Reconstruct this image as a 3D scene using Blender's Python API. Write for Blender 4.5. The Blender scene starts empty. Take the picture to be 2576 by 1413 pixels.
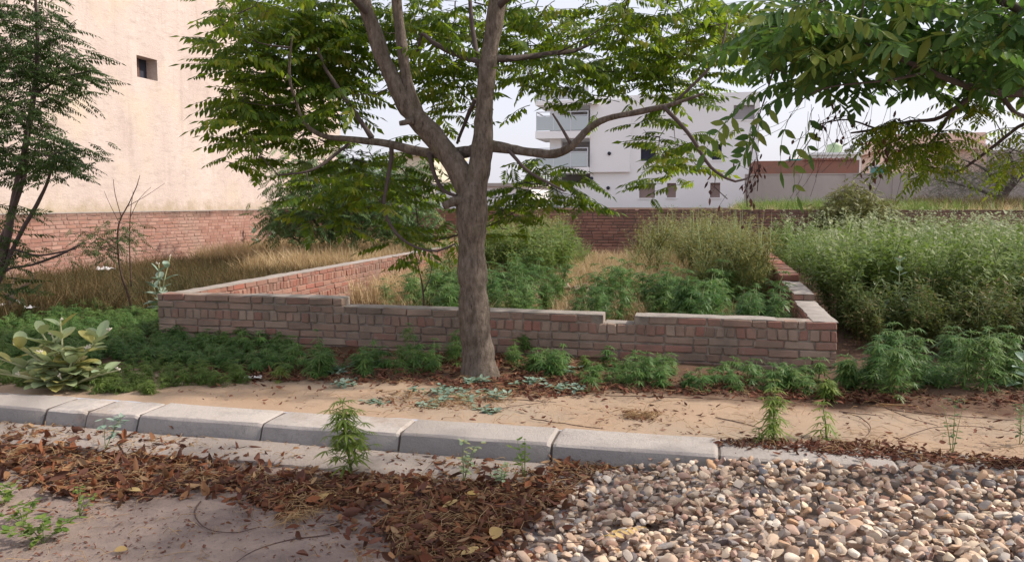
import bpy, bmesh, math, random
import numpy as np
from mathutils import Vector, Matrix, Euler
S = bpy.context.scene
COL = S.collection
random.seed(7); RNG = np.random.default_rng(11)
rad = math.radians

# ------------------------------------------------------------------ camera, sky, sun, exposure
EYE, FPX, HOR = 1.72, 810.0, 201.5
PITCH = math.atan((280.5-HOR)/FPX)
cam = bpy.data.cameras.new('camera'); camo = bpy.data.objects.new('camera', cam); COL.objects.link(camo)
camo.location = (0, 0, EYE); camo.rotation_euler = (math.pi/2-PITCH, 0, 0)
cam.lens = FPX/1024*36; cam.sensor_width = 36; cam.clip_start = 0.05; cam.clip_end = 2000
S.camera = camo

TH = rad(13.3)                                  # the plot stands turned by this angle to the viewer
U = np.array([math.cos(TH), -math.sin(TH), 0]); V = np.array([math.sin(TH), math.cos(TH), 0])
C0 = np.array([3.104, 7.623, 0.0])              # front right corner of the plot
SUN_EL = rad(40)
sd = U*0.90+V*0.34; SUN_AZ = math.atan2(sd[1], sd[0])
sun_dir = Vector((math.cos(SUN_AZ)*math.cos(SUN_EL), math.sin(SUN_AZ)*math.cos(SUN_EL), math.sin(SUN_EL)))

W = bpy.data.worlds.new('World'); S.world = W; W.use_nodes = True
wn = W.node_tree.nodes; wl = W.node_tree.links
bg = wn['Background']; sky = wn.new('ShaderNodeTexSky'); sky.sky_type = 'NISHITA'; sky.sun_disc = False
sky.sun_elevation = SUN_EL; sky.sun_rotation = math.pi/2-SUN_AZ
sky.altitude = 200; sky.air_density = 1.0; sky.dust_density = 5.0; sky.ozone_density = 1.5
hz = wn.new('ShaderNodeMix'); hz.data_type = 'RGBA'; hz.inputs[0].default_value = 0.72      # thin white haze over the whole sky
wl.new(sky.outputs[0], hz.inputs[6]); hz.inputs[7].default_value = (4.7, 4.65, 5.15, 1)
wl.new(hz.outputs[2], bg.inputs[0]); bg.inputs[1].default_value = 0.127
sl = bpy.data.lights.new('sun', 'SUN'); sl.energy = 2.7; sl.angle = rad(2.0); sl.color = (1.0, 0.91, 0.81)
so = bpy.data.objects.new('sun', sl); COL.objects.link(so)
so.rotation_euler = sun_dir.to_track_quat('Z', 'Y').to_euler(); so.location = (20, 3, 20)
S.view_settings.view_transform = 'Standard'; S.view_settings.look = 'None'
S.view_settings.gamma = 1; S.view_settings.exposure = 0.78
S.view_settings.use_curve_mapping = False
S.render.engine = 'CYCLES'; S.cycles.max_bounces = 6; S.cycles.diffuse_bounces = 3
S.cycles.transmission_bounces = 4; S.cycles.glossy_bounces = 2; S.cycles.transparent_max_bounces = 4

# ------------------------------------------------------------------ helpers
def P(u, v, z=0.0):
    q = C0+U*u+V*v; return Vector((q[0], q[1], z))
def uv(p):
    d = np.array([p[0], p[1], 0])-C0; return float(d@U), float(d@V)
_c, _s = math.cos(PITCH), math.sin(PITCH)
def ray(x, y):
    a = np.asarray(x, float)*1024/2576-512; b = 280.5-np.asarray(y, float)*1024/2576
    return a, FPX*_c+b*_s, -FPX*_s+b*_c
def spot(x, y, z=0.12):                         # where a sight line meets the level z
    a, b, c = ray(x, y); t = (z-EYE)/c; return Vector((float(a*t), float(b*t), z))
def hang(x, y, Y):                              # where a sight line meets the distance Y
    a, b, c = ray(x, y); t = Y/b; return Vector((float(a*t), float(Y), float(EYE+c*t)))
def inpoly(x, y, poly):
    x = np.asarray(x); y = np.asarray(y); r = np.zeros(x.shape, bool); n = len(poly)
    for i in range(n):
        x1, y1 = poly[i]; x2, y2 = poly[(i+1) % n]
        if y1 == y2: continue
        r ^= ((y1 > y) != (y2 > y)) & (x < (x2-x1)*(y-y1)/(y2-y1)+x1)
    return r
def scatter(poly, n):
    xs = [p[0] for p in poly]; ys = [p[1] for p in poly]; o = np.zeros((0, 2))
    while len(o) < n:
        q = np.stack([RNG.uniform(min(xs), max(xs), n*2), RNG.uniform(min(ys), max(ys), n*2)], 1)
        o = np.concatenate([o, q[inpoly(q[:, 0], q[:, 1], poly)]])
    return o[:n]
def spots(poly, n, z=0.12):
    q = scatter(poly, n); a, b, c = ray(q[:, 0], q[:, 1]); t = (z-EYE)/c
    return np.stack([a*t, b*t, np.full(n, z)], 1)

class T:                                        # a template: vertices + ragged faces
    def __init__(s, v, faces):
        s.v = np.asarray(v, float).reshape(-1, 3)
        if isinstance(faces, tuple): s.loops, s.size = faces
        else:
            s.loops = np.array([i for f in faces for i in f], np.int32); s.size = np.array([len(f) for f in faces], np.int32)
class MB:                                       # mesh builder
    def __init__(s): s.V = []; s.L = []; s.Z = []; s.n = 0
    def add(s, v, faces):
        t = T(v, faces); return s.put(t)
    def put(s, t, M=None, loc=None):
        v = t.v
        if M is not None: v = v@np.asarray(M, float).T
        if loc is not None: v = v+np.asarray(loc, float)
        s.V.append(v); s.L.append(t.loops+s.n); s.Z.append(t.size); s.n += len(v); return s
    def many(s, t, Ms, locs):
        K = len(locs)
        if K == 0: return s
        v = (np.einsum('kij,nj->kni', np.asarray(Ms, float), t.v)+np.asarray(locs, float)[:, None, :]).reshape(-1, 3)
        nv = len(t.v)
        s.V.append(v); s.L.append((t.loops[None, :]+(np.arange(K)*nv)[:, None]).ravel()+s.n); s.Z.append(np.tile(t.size, K)); s.n += K*nv
        return s
    def tmpl(s):
        return T(np.concatenate(s.V), (np.concatenate(s.L).astype(np.int32), np.concatenate(s.Z).astype(np.int32)))
    def box(s, x0, x1, y0, y1, z0, z1):
        return s.add([(x, y, z) for z in (z0, z1) for y in (y0, y1) for x in (x0, x1)],
                     [(0, 2, 3, 1), (4, 5, 7, 6), (0, 1, 5, 4), (2, 6, 7, 3), (0, 4, 6, 2), (1, 3, 7, 5)])
    def tube(s, pts, rads, n=6, wob=0.0):
        pts = [np.asarray(p, float) for p in pts]; m = len(pts); V_ = []
        d = [pts[min(i+1, m-1)]-pts[max(i-1, 0)] for i in range(m)]
        a = None
        for i in range(m):
            t = d[i]/(np.linalg.norm(d[i])+1e-9)
            if a is None:
                h = np.array([0, 0, 1.0]) if abs(t[2]) < 0.9 else np.array([1.0, 0, 0]); a = np.cross(t, h)
            a = a-t*(a@t); a /= np.linalg.norm(a)+1e-9; b = np.cross(t, a)
            for k in range(n):
                g = 2*math.pi*k/n; r = rads[i]*(1+wob*random.uniform(-1, 1))
                V_.append(pts[i]+a*math.cos(g)*r+b*math.sin(g)*r)
        F = [(i*n+k, i*n+(k+1) % n, (i+1)*n+(k+1) % n, (i+1)*n+k) for i in range(m-1) for k in range(n)]
        F.append(tuple(range(n-1, -1, -1))); F.append(tuple((m-1)*n+k for k in range(n)))
        return s.add(V_, F)
    def mesh(s, name, mats, smooth=False):
        me = bpy.data.meshes.new(name); t = s.tmpl() if s.V else T(np.zeros((0, 3)), [])
        return tmesh(name, t, mats, smooth)
    def build(s, name, mats, parent=None, smooth=False, kind=None):
        return link(name, s.mesh(name, mats, smooth), parent, kind)
def tmesh(name, t, mats, smooth=False):
    me = bpy.data.meshes.new(name)
    me.vertices.add(len(t.v)); me.vertices.foreach_set('co', t.v.astype(np.float32).ravel())
    me.loops.add(len(t.loops)); me.loops.foreach_set('vertex_index', t.loops.astype(np.int32))
    st = np.concatenate([[0], np.cumsum(t.size)[:-1]]).astype(np.int32)
    me.polygons.add(len(t.size)); me.polygons.foreach_set('loop_start', st)
    for m in (mats if isinstance(mats, (list, tuple)) else [mats]): me.materials.append(m)
    me.update(calc_edges=True); me.validate()
    if len(me.polygons) != len(t.size): smooth = smooth or None
    if smooth is None: return me
    if not smooth: me.polygons.foreach_set('use_smooth', np.zeros(len(t.size), bool))
    else:
        me.polygons.foreach_set('use_smooth', np.ones(len(t.size), bool))
        if smooth is not True: me.set_sharp_from_angle(angle=rad(smooth))
    return me
def link(name, me, parent=None, kind=None, loc=None, rot=None, scale=None):
    o = bpy.data.objects.new(name, me); COL.objects.link(o)
    if parent is not None: o.parent = parent
    if kind: o['kind'] = kind
    if loc is not None: o.location = loc
    if rot is not None: o.rotation_euler = rot
    if scale is not None: o.scale = scale
    return o
def thing(name, label, cat, loc=(0, 0, 0), rz=0.0, group=None):
    o = link(name, None, None, None, loc, (0, 0, rz)); o['label'] = label; o['category'] = cat
    if group: o['group'] = group
    o.empty_display_size = 0.1; return o
def tag(o, label, cat, group=None):
    o['label'] = label; o['category'] = cat
    if group: o['group'] = group
    return o
def copy_tree(root, loc, rz, label, group=None, sc=1.0):
    r = root.copy(); COL.objects.link(r); r.location = loc; r.rotation_euler = (0, 0, rz); r.scale = (sc,)*3
    r['label'] = label
    if group: r['group'] = group
    for ch in root.children:
        c = ch.copy(); COL.objects.link(c); c.parent = r
        for g in ch.children:
            d = g.copy(); COL.objects.link(d); d.parent = c
    return r
def spline(pts, step):                          # catmull-rom through rows of numbers
    p = np.asarray(pts, float); o = []
    q = np.vstack([2*p[0]-p[1], p, 2*p[-1]-p[-2]])
    for i in range(1, len(q)-2):
        n = max(1, int(np.linalg.norm(q[i+1][:3]-q[i][:3])/step))
        for k in range(n):
            t = k/n; a, b, c, d = q[i-1], q[i], q[i+1], q[i+2]
            o.append(0.5*((2*b)+(c-a)*t+(2*a-5*b+4*c-d)*t*t+(3*b-a-3*c+d)*t**3))
    o.append(p[-1]); return np.array(o)
def Rz(a): c, s = np.cos(a), np.sin(a); return np.array([[c, -s, 0], [s, c, 0], [0, 0, 1.0]])
def Rx(a): c, s = np.cos(a), np.sin(a); return np.array([[1.0, 0, 0], [0, c, -s], [0, s, c]])
def Ry(a): c, s = np.cos(a), np.sin(a); return np.array([[c, 0, s], [0, 1.0, 0], [-s, 0, c]])
def randrots(K, tilt=0.2, smin=0.8, smax=1.2):
    return np.array([Rz(RNG.uniform(0, 6.283))@Rx(RNG.normal(0, tilt))@Ry(RNG.normal(0, tilt))*RNG.uniform(smin, smax) for _ in range(K)])

# ------------------------------------------------------------------ materials
def nodes(name):
    m = bpy.data.materials.new(name); m.use_nodes = True; nt = m.node_tree
    return m, nt, nt.nodes['Principled BSDF'], nt.nodes.new, nt.links.new
def ramp(nt, stops, interp='LINEAR'):
    r = nt.nodes.new('ShaderNodeValToRGB'); e = r.color_ramp.elements; r.color_ramp.interpolation = interp
    while len(e) < len(stops): e.new(0.5)
    for el, (p, c) in zip(e, stops): el.position = p; el.color = (*c, 1)
    return r
def mixc(nt, a, b, fac, mode='MIX'):
    m = nt.nodes.new('ShaderNodeMix'); m.data_type = 'RGBA'; m.blend_type = mode
    for s, x in ((0, fac), (6, a), (7, b)):
        if hasattr(x, 'is_linked'): nt.links.new(x, m.inputs[s])
        else: m.inputs[s].default_value = x if s == 0 else (*x, 1)
    return m.outputs[2]
def noise(nt, scale, detail=4, rough=0.55, vec=None, stretch=None):
    n = nt.nodes.new('ShaderNodeTexNoise'); n.inputs['Scale'].default_value = scale
    n.inputs['Detail'].default_value = detail; n.inputs['Roughness'].default_value = rough
    if vec is None:
        g = nt.nodes.new('ShaderNodeNewGeometry'); vec = g.outputs['Position']
    if stretch:
        mp = nt.nodes.new('ShaderNodeMapping'); mp.inputs['Scale'].default_value = stretch; nt.links.new(vec, mp.inputs[0]); vec = mp.outputs[0]
    nt.links.new(vec, n.inputs['Vector']); return n.outputs['Fac']
def sharp(nt, x, a, b):
    m = nt.nodes.new('ShaderNodeMapRange'); m.inputs[1].default_value = a; m.inputs[2].default_value = b
    nt.links.new(x, m.inputs[0]); return m.outputs[0]
def bump(nt, b, h, strength, dist=0.02):
    n = nt.nodes.new('ShaderNodeBump'); n.inputs['Strength'].default_value = strength; n.inputs['Distance'].default_value = dist
    nt.links.new(h, n.inputs['Height']); nt.links.new(n.outputs[0], b.inputs['Normal'])
def solid(name, c, rough=0.7, metal=0.0, var=0.12, scale=6.0, bp=0.15):
    m, nt, b, N, L = nodes(name)
    f = noise(nt, scale, 5, 0.6)
    L(mixc(nt, tuple(x*(1-var) for x in c), tuple(min(1, x*(1+var)) for x in c), f), b.inputs['Base Color'])
    b.inputs['Roughness'].default_value = rough; b.inputs['Metallic'].default_value = metal
    if bp: bump(nt, b, noise(nt, scale*6, 4), bp, 0.01)
    return m
def leafmat(name, stops, tr, trans=0.38, rough=0.45, nscale=1.2):
    """leaves: colour varies leaf by leaf and in patches; light passes through the blade"""
    m, nt, b, N, L = nodes(name)
    g = N('ShaderNodeNewGeometry'); oi = N('ShaderNodeObjectInfo')
    n = noise(nt, nscale, 2)
    ad = N('ShaderNodeMath'); ad.operation = 'MULTIPLY_ADD'; ad.inputs[1].default_value = 0.55
    L(g.outputs['Random Per Island'], ad.inputs[0]); L(n, ad.inputs[2])
    a2 = N('ShaderNodeMath'); a2.operation = 'MULTIPLY_ADD'; a2.inputs[1].default_value = 0.25
    L(oi.outputs['Random'], a2.inputs[0]); L(ad.outputs[0], a2.inputs[2])
    r = ramp(nt, stops); L(sharp(nt, a2.outputs[0], 0.35, 1.15), r.inputs[0])
    L(r.outputs[0], b.inputs['Base Color']); b.inputs['Roughness'].default_value = rough
    b.inputs['Specular IOR Level'].default_value = 0.22
    t = N('ShaderNodeBsdfTranslucent'); L(mixc(nt, r.outputs[0], tr, 0.6), t.inputs[0])
    mx = N('ShaderNodeMixShader'); mx.inputs[0].default_value = trans
    L(b.outputs[0], mx.inputs[1]); L(t.outputs[0], mx.inputs[2]); L(mx.outputs[0], nt.nodes['Material Output'].inputs[0])
    return m
def brickmat(name, stops, dirt=(0.13, 0.105, 0.085), dirtamt=0.75, dscale=1.3, moss=None):
    """each brick its own fired colour, with soot and lime stains across the wall"""
    m, nt, b, N, L = nodes(name)
    oi = N('ShaderNodeObjectInfo'); g = N('ShaderNodeNewGeometry')
    ad = N('ShaderNodeMath'); ad.operation = 'ADD'; L(oi.outputs['Random'], ad.inputs[0]); L(g.outputs['Random Per Island'], ad.inputs[1])
    fr = N('ShaderNodeMath'); fr.operation = 'FRACT'; L(ad.outputs[0], fr.inputs[0])
    r = ramp(nt, stops); L(fr.outputs[0], r.inputs[0])
    c = mixc(nt, r.outputs[0], dirt, sharp(nt, noise(nt, dscale, 5, 0.65), 0.42, 1.0-0.3*dirtamt))
    f2 = noise(nt, 22, 6, 0.7)
    c = mixc(nt, c, (0.05, 0.04, 0.035), sharp(nt, f2, 0.60, 0.95))
    c = mixc(nt, c, (0.46, 0.40, 0.35), sharp(nt, noise(nt, 9, 6, 0.7), 0.60, 0.9))
    if moss:                                       # rain soot and moss along the wall top
        s_ = N('ShaderNodeSeparateXYZ'); L(g.outputs['Position'], s_.inputs[0])
        m2 = N('ShaderNodeMath'); m2.operation = 'MULTIPLY_ADD'; m2.inputs[1].default_value = 0.5; L(noise(nt, 1.7, 6, 0.7), m2.inputs[0]); L(s_.outputs[2], m2.inputs[2])
        c = mixc(nt, c, (0.075, 0.055, 0.045), sharp(nt, m2.outputs[0], moss, moss+.30))
    L(c, b.inputs['Base Color']); b.inputs['Roughness'].default_value = 0.92
    b.inputs['Specular IOR Level'].default_value = 0.2
    bump(nt, b, noise(nt, 60, 5, 0.7), 0.55, 0.012)
    return m
RED = ((0, (0.30, 0.145, 0.105)), (0.3, (0.36, 0.20, 0.15)), (0.55, (0.27, 0.155, 0.12)), (0.8, (0.33, 0.12, 0.085)), (1, (0.24, 0.13, 0.10)))
DUN = ((0, (0.33, 0.215, 0.165)), (0.25, (0.40, 0.295, 0.23)), (0.5, (0.28, 0.195, 0.15)), (0.72, (0.38, 0.25, 0.19)), (0.86, (0.33, 0.18, 0.14)), (1, (0.35, 0.17, 0.13)))
M = {}
M['brick_dun'] = brickmat('weathered_brick', DUN, (0.16, 0.13, 0.105), 0.8, 1.6)
M['brick_red'] = brickmat('red_brick', RED, (0.2, 0.15, 0.12), 0.5)
M['brick_pink'] = brickmat('pale_red_brick', ((0, (0.34, 0.175, 0.135)), (0.35, (0.42, 0.25, 0.20)), (0.7, (0.29, 0.15, 0.115)), (1, (0.37, 0.20, 0.15))), (0.36, 0.26, 0.21), 0.7, 0.8, 1.55)
M['brick_dark'] = brickmat('dark_red_brick', ((0, (0.27, 0.13, 0.10)), (0.5, (0.33, 0.18, 0.135)), (1, (0.22, 0.11, 0.085))), (0.17, 0.12, 0.10), 0.6, 0.7, 1.62)
M['mortar'] = solid('lime_mortar', (0.27, 0.225, 0.185), 0.95, 0, 0.95, 9, 0.6)
M['mortar_dark'] = solid('old_mud_mortar', (0.11, 0.085, 0.07), 0.95, 0, 0.3, 14, 0.5)
M['mortar_mid'] = solid('dusty_mortar', (0.26, 0.17, 0.135), 0.95, 0, 0.3, 14, 0.5)
M['screed'] = solid('cement_screed', (0.30, 0.265, 0.235), 0.95, 0, 0.5, 7, 0.8)
M['white_wall'] = solid('white_limewash', (0.90, 0.89, 0.87), 0.9, 0, 0.04, 0.5, 0.1)
M['grey_wall'] = solid('grey_render', (0.41, 0.37, 0.335), 0.95, 0, 0.35, 0.45, 0.2)
M['peach'] = solid('peach_paint', (0.68, 0.50, 0.41), 0.9, 0, 0.06, 0.5, 0.1)
M['cream_wall'] = solid('cream_paint', (0.74, 0.66, 0.50), 0.9, 0, 0.06, 0.4, 0.1)
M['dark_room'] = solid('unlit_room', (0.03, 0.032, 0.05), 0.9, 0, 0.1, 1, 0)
M['grey_room'] = solid('raw_plaster_room', (0.33, 0.31, 0.31), 0.95, 0, 0.12, 1, 0)
M['brown_board'] = solid('dusty_boarding', (0.28, 0.205, 0.18), 0.9, 0, 0.15, 3, 0.1)
M['wood'] = solid('brown_wood', (0.13, 0.06, 0.035), 0.6, 0, 0.3, 12, 0.2)
M['rail'] = solid('pale_steel_rail', (0.60, 0.63, 0.66), 0.4, 0.3, 0.05, 3, 0)
M['tank_green'] = solid('faded_green_plastic', (0.30, 0.40, 0.24), 0.5, 0, 0.06, 2, 0)
M['teal'] = solid('teal_sheet', (0.03, 0.27, 0.24), 0.5, 0, 0.08, 2, 0)
M['dish_grey'] = solid('grey_dish_paint', (0.42, 0.41, 0.42), 0.6, 0.1, 0.06, 2, 0)
M['plastic_white'] = solid('white_plastic_film', (0.75, 0.73, 0.72), 0.4, 0, 0.1, 20, 0.1)
M['twig'] = solid('brown_twig', (0.085, 0.050, 0.038), 0.9, 0, 0.3, 30, 0.2)
M['twig_dry'] = solid('dry_stalk', (0.40, 0.28, 0.15), 0.9, 0, 0.25, 30, 0)
M['twig_green'] = solid('green_stalk', (0.16, 0.21, 0.07), 0.7, 0, 0.2, 30, 0)
M['stem_pale'] = solid('pale_stem', (0.36, 0.37, 0.20), 0.7, 0, 0.2, 30, 0)
M['wire'] = solid('rusty_wire', (0.10, 0.06, 0.05), 0.7, 0.3, 0.2, 30, 0)

def plastermat():
    m, nt, b, N, L = nodes('pink_beige_plaster')
    a = noise(nt, 0.9, 6, 0.65, None, (1, 1, 0.45)); h = noise(nt, 4.5, 7, 0.75, None, (1, 0.6, 2.0))
    c = mixc(nt, (0.53, 0.432, 0.385), (0.62, 0.518, 0.462), sharp(nt, a, 0.35, 0.68))
    c = mixc(nt, c, (0.40, 0.325, 0.29), sharp(nt, h, 0.50, 0.78))
    c = mixc(nt, c, (0.42, 0.33, 0.285), sharp(nt, noise(nt, 1.6, 5, 0.7, None, (1.6, 1.6, 0.18)), 0.55, 0.85))
    c = mixc(nt, c, (0.60, 0.50, 0.38), sharp(nt, noise(nt, 0.55, 4), 0.50, 0.75))
    c = mixc(nt, c, (0.70, 0.61, 0.555), sharp(nt, noise(nt, 3.5, 6, 0.75, None, (1, 1, 2.5)), 0.56, 0.82))
    g = N('ShaderNodeNewGeometry'); s = N('ShaderNodeSeparateXYZ'); L(g.outputs['Position'], s.inputs[0])
    f = noise(nt, 2.5, 5, 0.7); ad = N('ShaderNodeMath'); ad.operation = 'MULTIPLY_ADD'; ad.inputs[1].default_value = -0.9
    L(f, ad.inputs[0]); L(s.outputs[2], ad.inputs[2])
    c = mixc(nt, (0.40, 0.325, 0.24), c, sharp(nt, ad.outputs[0], 1.02, 1.32))      # damp stain along the foot
    L(c, b.inputs['Base Color']); b.inputs['Roughness'].default_value = 0.95; b.inputs['Specular IOR Level'].default_value = 0.15
    bump(nt, b, noise(nt, 18, 6, 0.7, None, (1, 1, 1.8)), 0.5, 0.03); return m
M['plaster'] = plastermat()
def barkmat():
    m, nt, b, N, L = nodes('grey_brown_bark')
    a = noise(nt, 26, 6, 0.7, None, (1, 1, 0.4)); d = noise(nt, 5, 4, 0.6)
    c = mixc(nt, (0.125, 0.098, 0.076), (0.275, 0.225, 0.185), sharp(nt, a, 0.38, 0.66))
    c = mixc(nt, c, (0.055, 0.038, 0.03), sharp(nt, noise(nt, 40, 5, 0.75, None, (1, 1, 0.14)), 0.56, 0.68))
    c = mixc(nt, c, (0.17, 0.15, 0.08), sharp(nt, d, 0.60, 0.85))
    c = mixc(nt, c, (0.32, 0.27, 0.23), sharp(nt, noise(nt, 70, 3, 0.6, None, (1, 1, 0.5)), 0.66, 0.85))
    L(c, b.inputs['Base Color']); b.inputs['Roughness'].default_value = 0.9; b.inputs['Specular IOR Level'].default_value = 0.2
    bump(nt, b, noise(nt, 34, 7, 0.8, None, (1, 1, 0.5)), 1.0, 0.035); return m
M['bark'] = barkmat()
M['bark_dark'] = solid('dark_branch_bark', (0.085, 0.062, 0.055), 0.9, 0, 0.3, 25, 0.4)

def kerbmat(name, top, face, joint):
    m, nt, b, N, L = nodes(name)
    c = mixc(nt, top, tuple(x*1.18 for x in top), noise(nt, 3, 5, 0.6))
    c = mixc(nt, c, face, sharp(nt, noise(nt, 6, 6, 0.7), 0.50, 0.72))
    c = mixc(nt, c, (0.12, 0.10, 0.09), sharp(nt, noise(nt, 45, 3, 0.5), 0.70, 0.80))
    c = mixc(nt, c, joint, sharp(nt, noise(nt, 1.7, 6, 0.75), 0.50, 0.72))
    c = mixc(nt, c, tuple(x*.55 for x in face), sharp(nt, noise(nt, 13, 6, 0.75, None, (1, 1, .5)), 0.57, 0.80))
    oi = N('ShaderNodeObjectInfo'); c = mixc(nt, c, tuple(x*0.8 for x in top), oi.outputs['Random'])
    L(c, b.inputs['Base Color']); b.inputs['Roughness'].default_value = 0.9; b.inputs['Specular IOR Level'].default_value = 0.25
    bump(nt, b, noise(nt, 28, 9, 0.8), 0.8, 0.02); return m
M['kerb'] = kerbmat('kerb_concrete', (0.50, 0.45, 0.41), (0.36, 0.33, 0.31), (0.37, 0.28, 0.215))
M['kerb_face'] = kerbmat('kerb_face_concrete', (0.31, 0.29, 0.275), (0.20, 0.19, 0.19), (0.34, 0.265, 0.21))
M['gutter'] = kerbmat('gutter_concrete', (0.41, 0.35, 0.305), (0.36, 0.30, 0.26), (0.34, 0.26, 0.20))
def roadmat():
    m, nt, b, N, L = nodes('dusty_worn_road')
    c = mixc(nt, (0.16, 0.122, 0.108), (0.37, 0.285, 0.235), sharp(nt, noise(nt, 1.1, 7, 0.68), 0.36, 0.62))
    c = mixc(nt, c, (0.10, 0.082, 0.082), sharp(nt, noise(nt, 16, 6, 0.75), 0.55, 0.75))
    c = mixc(nt, c, (0.52, 0.45, 0.40), sharp(nt, noise(nt, 40, 4, 0.6), 0.68, 0.80))
    c = mixc(nt, c, (0.06, 0.05, 0.05), sharp(nt, noise(nt, 75, 3, 0.6), 0.66, 0.80))
    L(c, b.inputs['Base Color']); b.inputs['Roughness'].default_value = 0.92; b.inputs['Specular IOR Level'].default_value = 0.25
    bump(nt, b, noise(nt, 60, 7, 0.75), 0.7, 0.012); return m
M['road'] = roadmat()
def soilmat():
    m, nt, b, N, L = nodes('sandy_soil')
    g = N('ShaderNodeNewGeometry')
    dp = N('ShaderNodeVectorMath'); dp.operation = 'DOT_PRODUCT'; L(g.outputs['Position'], dp.inputs[0]); dp.inputs[1].default_value = tuple(V)
    off = N('ShaderNodeMath'); off.operation = 'SUBTRACT'; L(dp.outputs['Value'], off.inputs[0]); off.inputs[1].default_value = float(C0@V)
    n = noise(nt, 1.6, 6, 0.65); ad = N('ShaderNodeMath'); ad.operation = 'MULTIPLY_ADD'; ad.inputs[1].default_value = 1.1; L(n, ad.inputs[0]); L(off.outputs[0], ad.inputs[2])
    sand = mixc(nt, (0.36, 0.245, 0.165), (0.44, 0.325, 0.23), noise(nt, 2.2, 6, 0.7))
    sand = mixc(nt, sand, (0.36, 0.285, 0.215), sharp(nt, noise(nt, 0.8, 5, 0.6), 0.44, 0.62))
    sand = mixc(nt, sand, (0.27, 0.195, 0.14), sharp(nt, noise(nt, 3.1, 7, 0.75), 0.52, 0.74))
    sand = mixc(nt, sand, (0.24, 0.17, 0.12), sharp(nt, noise(nt, 24, 5, 0.7), 0.62, 0.80))
    humus = mixc(nt, (0.085, 0.052, 0.038), (0.17, 0.105, 0.07), noise(nt, 9, 6, 0.7))
    c = mixc(nt, sand, humus, sharp(nt, ad.outputs[0], -1.12, -0.85))
    L(c, b.inputs['Base Color']); b.inputs['Roughness'].default_value = 0.97; b.inputs['Specular IOR Level'].default_value = 0.1
    bump(nt, b, noise(nt, 35, 7, 0.75), 0.5, 0.02); return m
M['soil'] = soilmat()
def islandmat(name, stops, rough=0.85, trans=0.0, spec=0.2, bp=0):
    m, nt, b, N, L = nodes(name)
    g = N('ShaderNodeNewGeometry'); oi = N('ShaderNodeObjectInfo')
    ad = N('ShaderNodeMath'); ad.operation = 'ADD'; L(oi.outputs['Random'], ad.inputs[0]); L(g.outputs['Random Per Island'], ad.inputs[1])
    fr = N('ShaderNodeMath'); fr.operation = 'FRACT'; L(ad.outputs[0], fr.inputs[0])
    r = ramp(nt, stops); L(fr.outputs[0], r.inputs[0]); c = r.outputs[0]
    if bp:
        c = mixc(nt, c, (0.62, 0.52, 0.42), sharp(nt, noise(nt, 30, 5, 0.7), 0.60, 1.1)); c = mixc(nt, c, (0.16, 0.11, 0.09), sharp(nt, noise(nt, 22, 5, 0.7, None, (1, 1, 3)), 0.62, 1.1))
        bump(nt, b, noise(nt, 90, 5, 0.7), bp, 0.006)
    L(c, b.inputs['Base Color']); b.inputs['Roughness'].default_value = rough; b.inputs['Specular IOR Level'].default_value = spec
    if trans:
        t = N('ShaderNodeBsdfTranslucent'); L(c, t.inputs[0]); mx = N('ShaderNodeMixShader'); mx.inputs[0].default_value = trans
        L(b.outputs[0], mx.inputs[1]); L(t.outputs[0], mx.inputs[2]); L(mx.outputs[0], nt.nodes['Material Output'].inputs[0])
    return m
M['stone'] = islandmat('river_pebble', ((0, (0.57, 0.42, 0.28)), (0.11, (0.28, 0.155, 0.115)), (0.22, (0.64, 0.51, 0.365)), (0.33, (0.21, 0.21, 0.225)), (0.43, (0.50, 0.30, 0.165)), (0.54, (0.71, 0.63, 0.52)), (0.64, (0.13, 0.11, 0.115)), (0.74, (0.52, 0.41, 0.30)), (0.85, (0.38, 0.235, 0.185)), (1, (0.74, 0.61, 0.44))), 0.75, 0, 0.3, 0.35)
M['litter'] = islandmat('dead_leaves', ((0, (0.19, 0.065, 0.032)), (0.16, (0.07, 0.032, 0.022)), (0.30, (0.26, 0.10, 0.045)), (0.44, (0.11, 0.042, 0.03)), (0.58, (0.32, 0.17, 0.08)), (0.70, (0.055, 0.028, 0.022)), (0.84, (0.21, 0.095, 0.065)), (0.93, (0.085, 0.045, 0.035)), (1, (0.46, 0.30, 0.16))), 0.8, 0.2)
M['litter_dark'] = islandmat('old_red_brown_leaves', ((0, (0.15, 0.055, 0.032)), (0.3, (0.085, 0.04, 0.028)), (0.6, (0.22, 0.085, 0.05)), (0.85, (0.11, 0.05, 0.036)), (1, (0.30, 0.15, 0.09))), 0.85, 0.12)
M['straw'] = islandmat('straw', ((0, (0.46, 0.30, 0.15)), (0.4, (0.36, 0.22, 0.10)), (0.7, (0.55, 0.39, 0.21)), (1, (0.28, 0.17, 0.09))), 0.85, 0.15)
M['gold_grass'] = leafmat('golden_dry_grass', ((0, (0.32, 0.225, 0.12)), (0.5, (0.47, 0.35, 0.20)), (1, (0.62, 0.50, 0.31))), (0.60, 0.43, 0.20), 0.3, 0.7, 1.0)
M['brown_grass'] = leafmat('brown_green_grass', ((0, (0.045, 0.058, 0.022)), (0.5, (0.095, 0.078, 0.035)), (1, (0.18, 0.115, 0.055))), (0.22, 0.16, 0.06), 0.25, 0.7, 0.8)
M['yellow_leaf'] = islandmat('yellowed_leaf', ((0, (0.48, 0.33, 0.11)), (0.5, (0.55, 0.41, 0.18)), (1, (0.40, 0.25, 0.09))), 0.7, 0.25)
M['leaf_main'] = leafmat('tree_leaf', ((0, (0.020, 0.050, 0.010)), (0.3, (0.050, 0.100, 0.016)), (0.75, (0.105, 0.165, 0.020)), (1, (0.23, 0.22, 0.03))), (0.30, 0.43, 0.02), 0.52)
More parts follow.
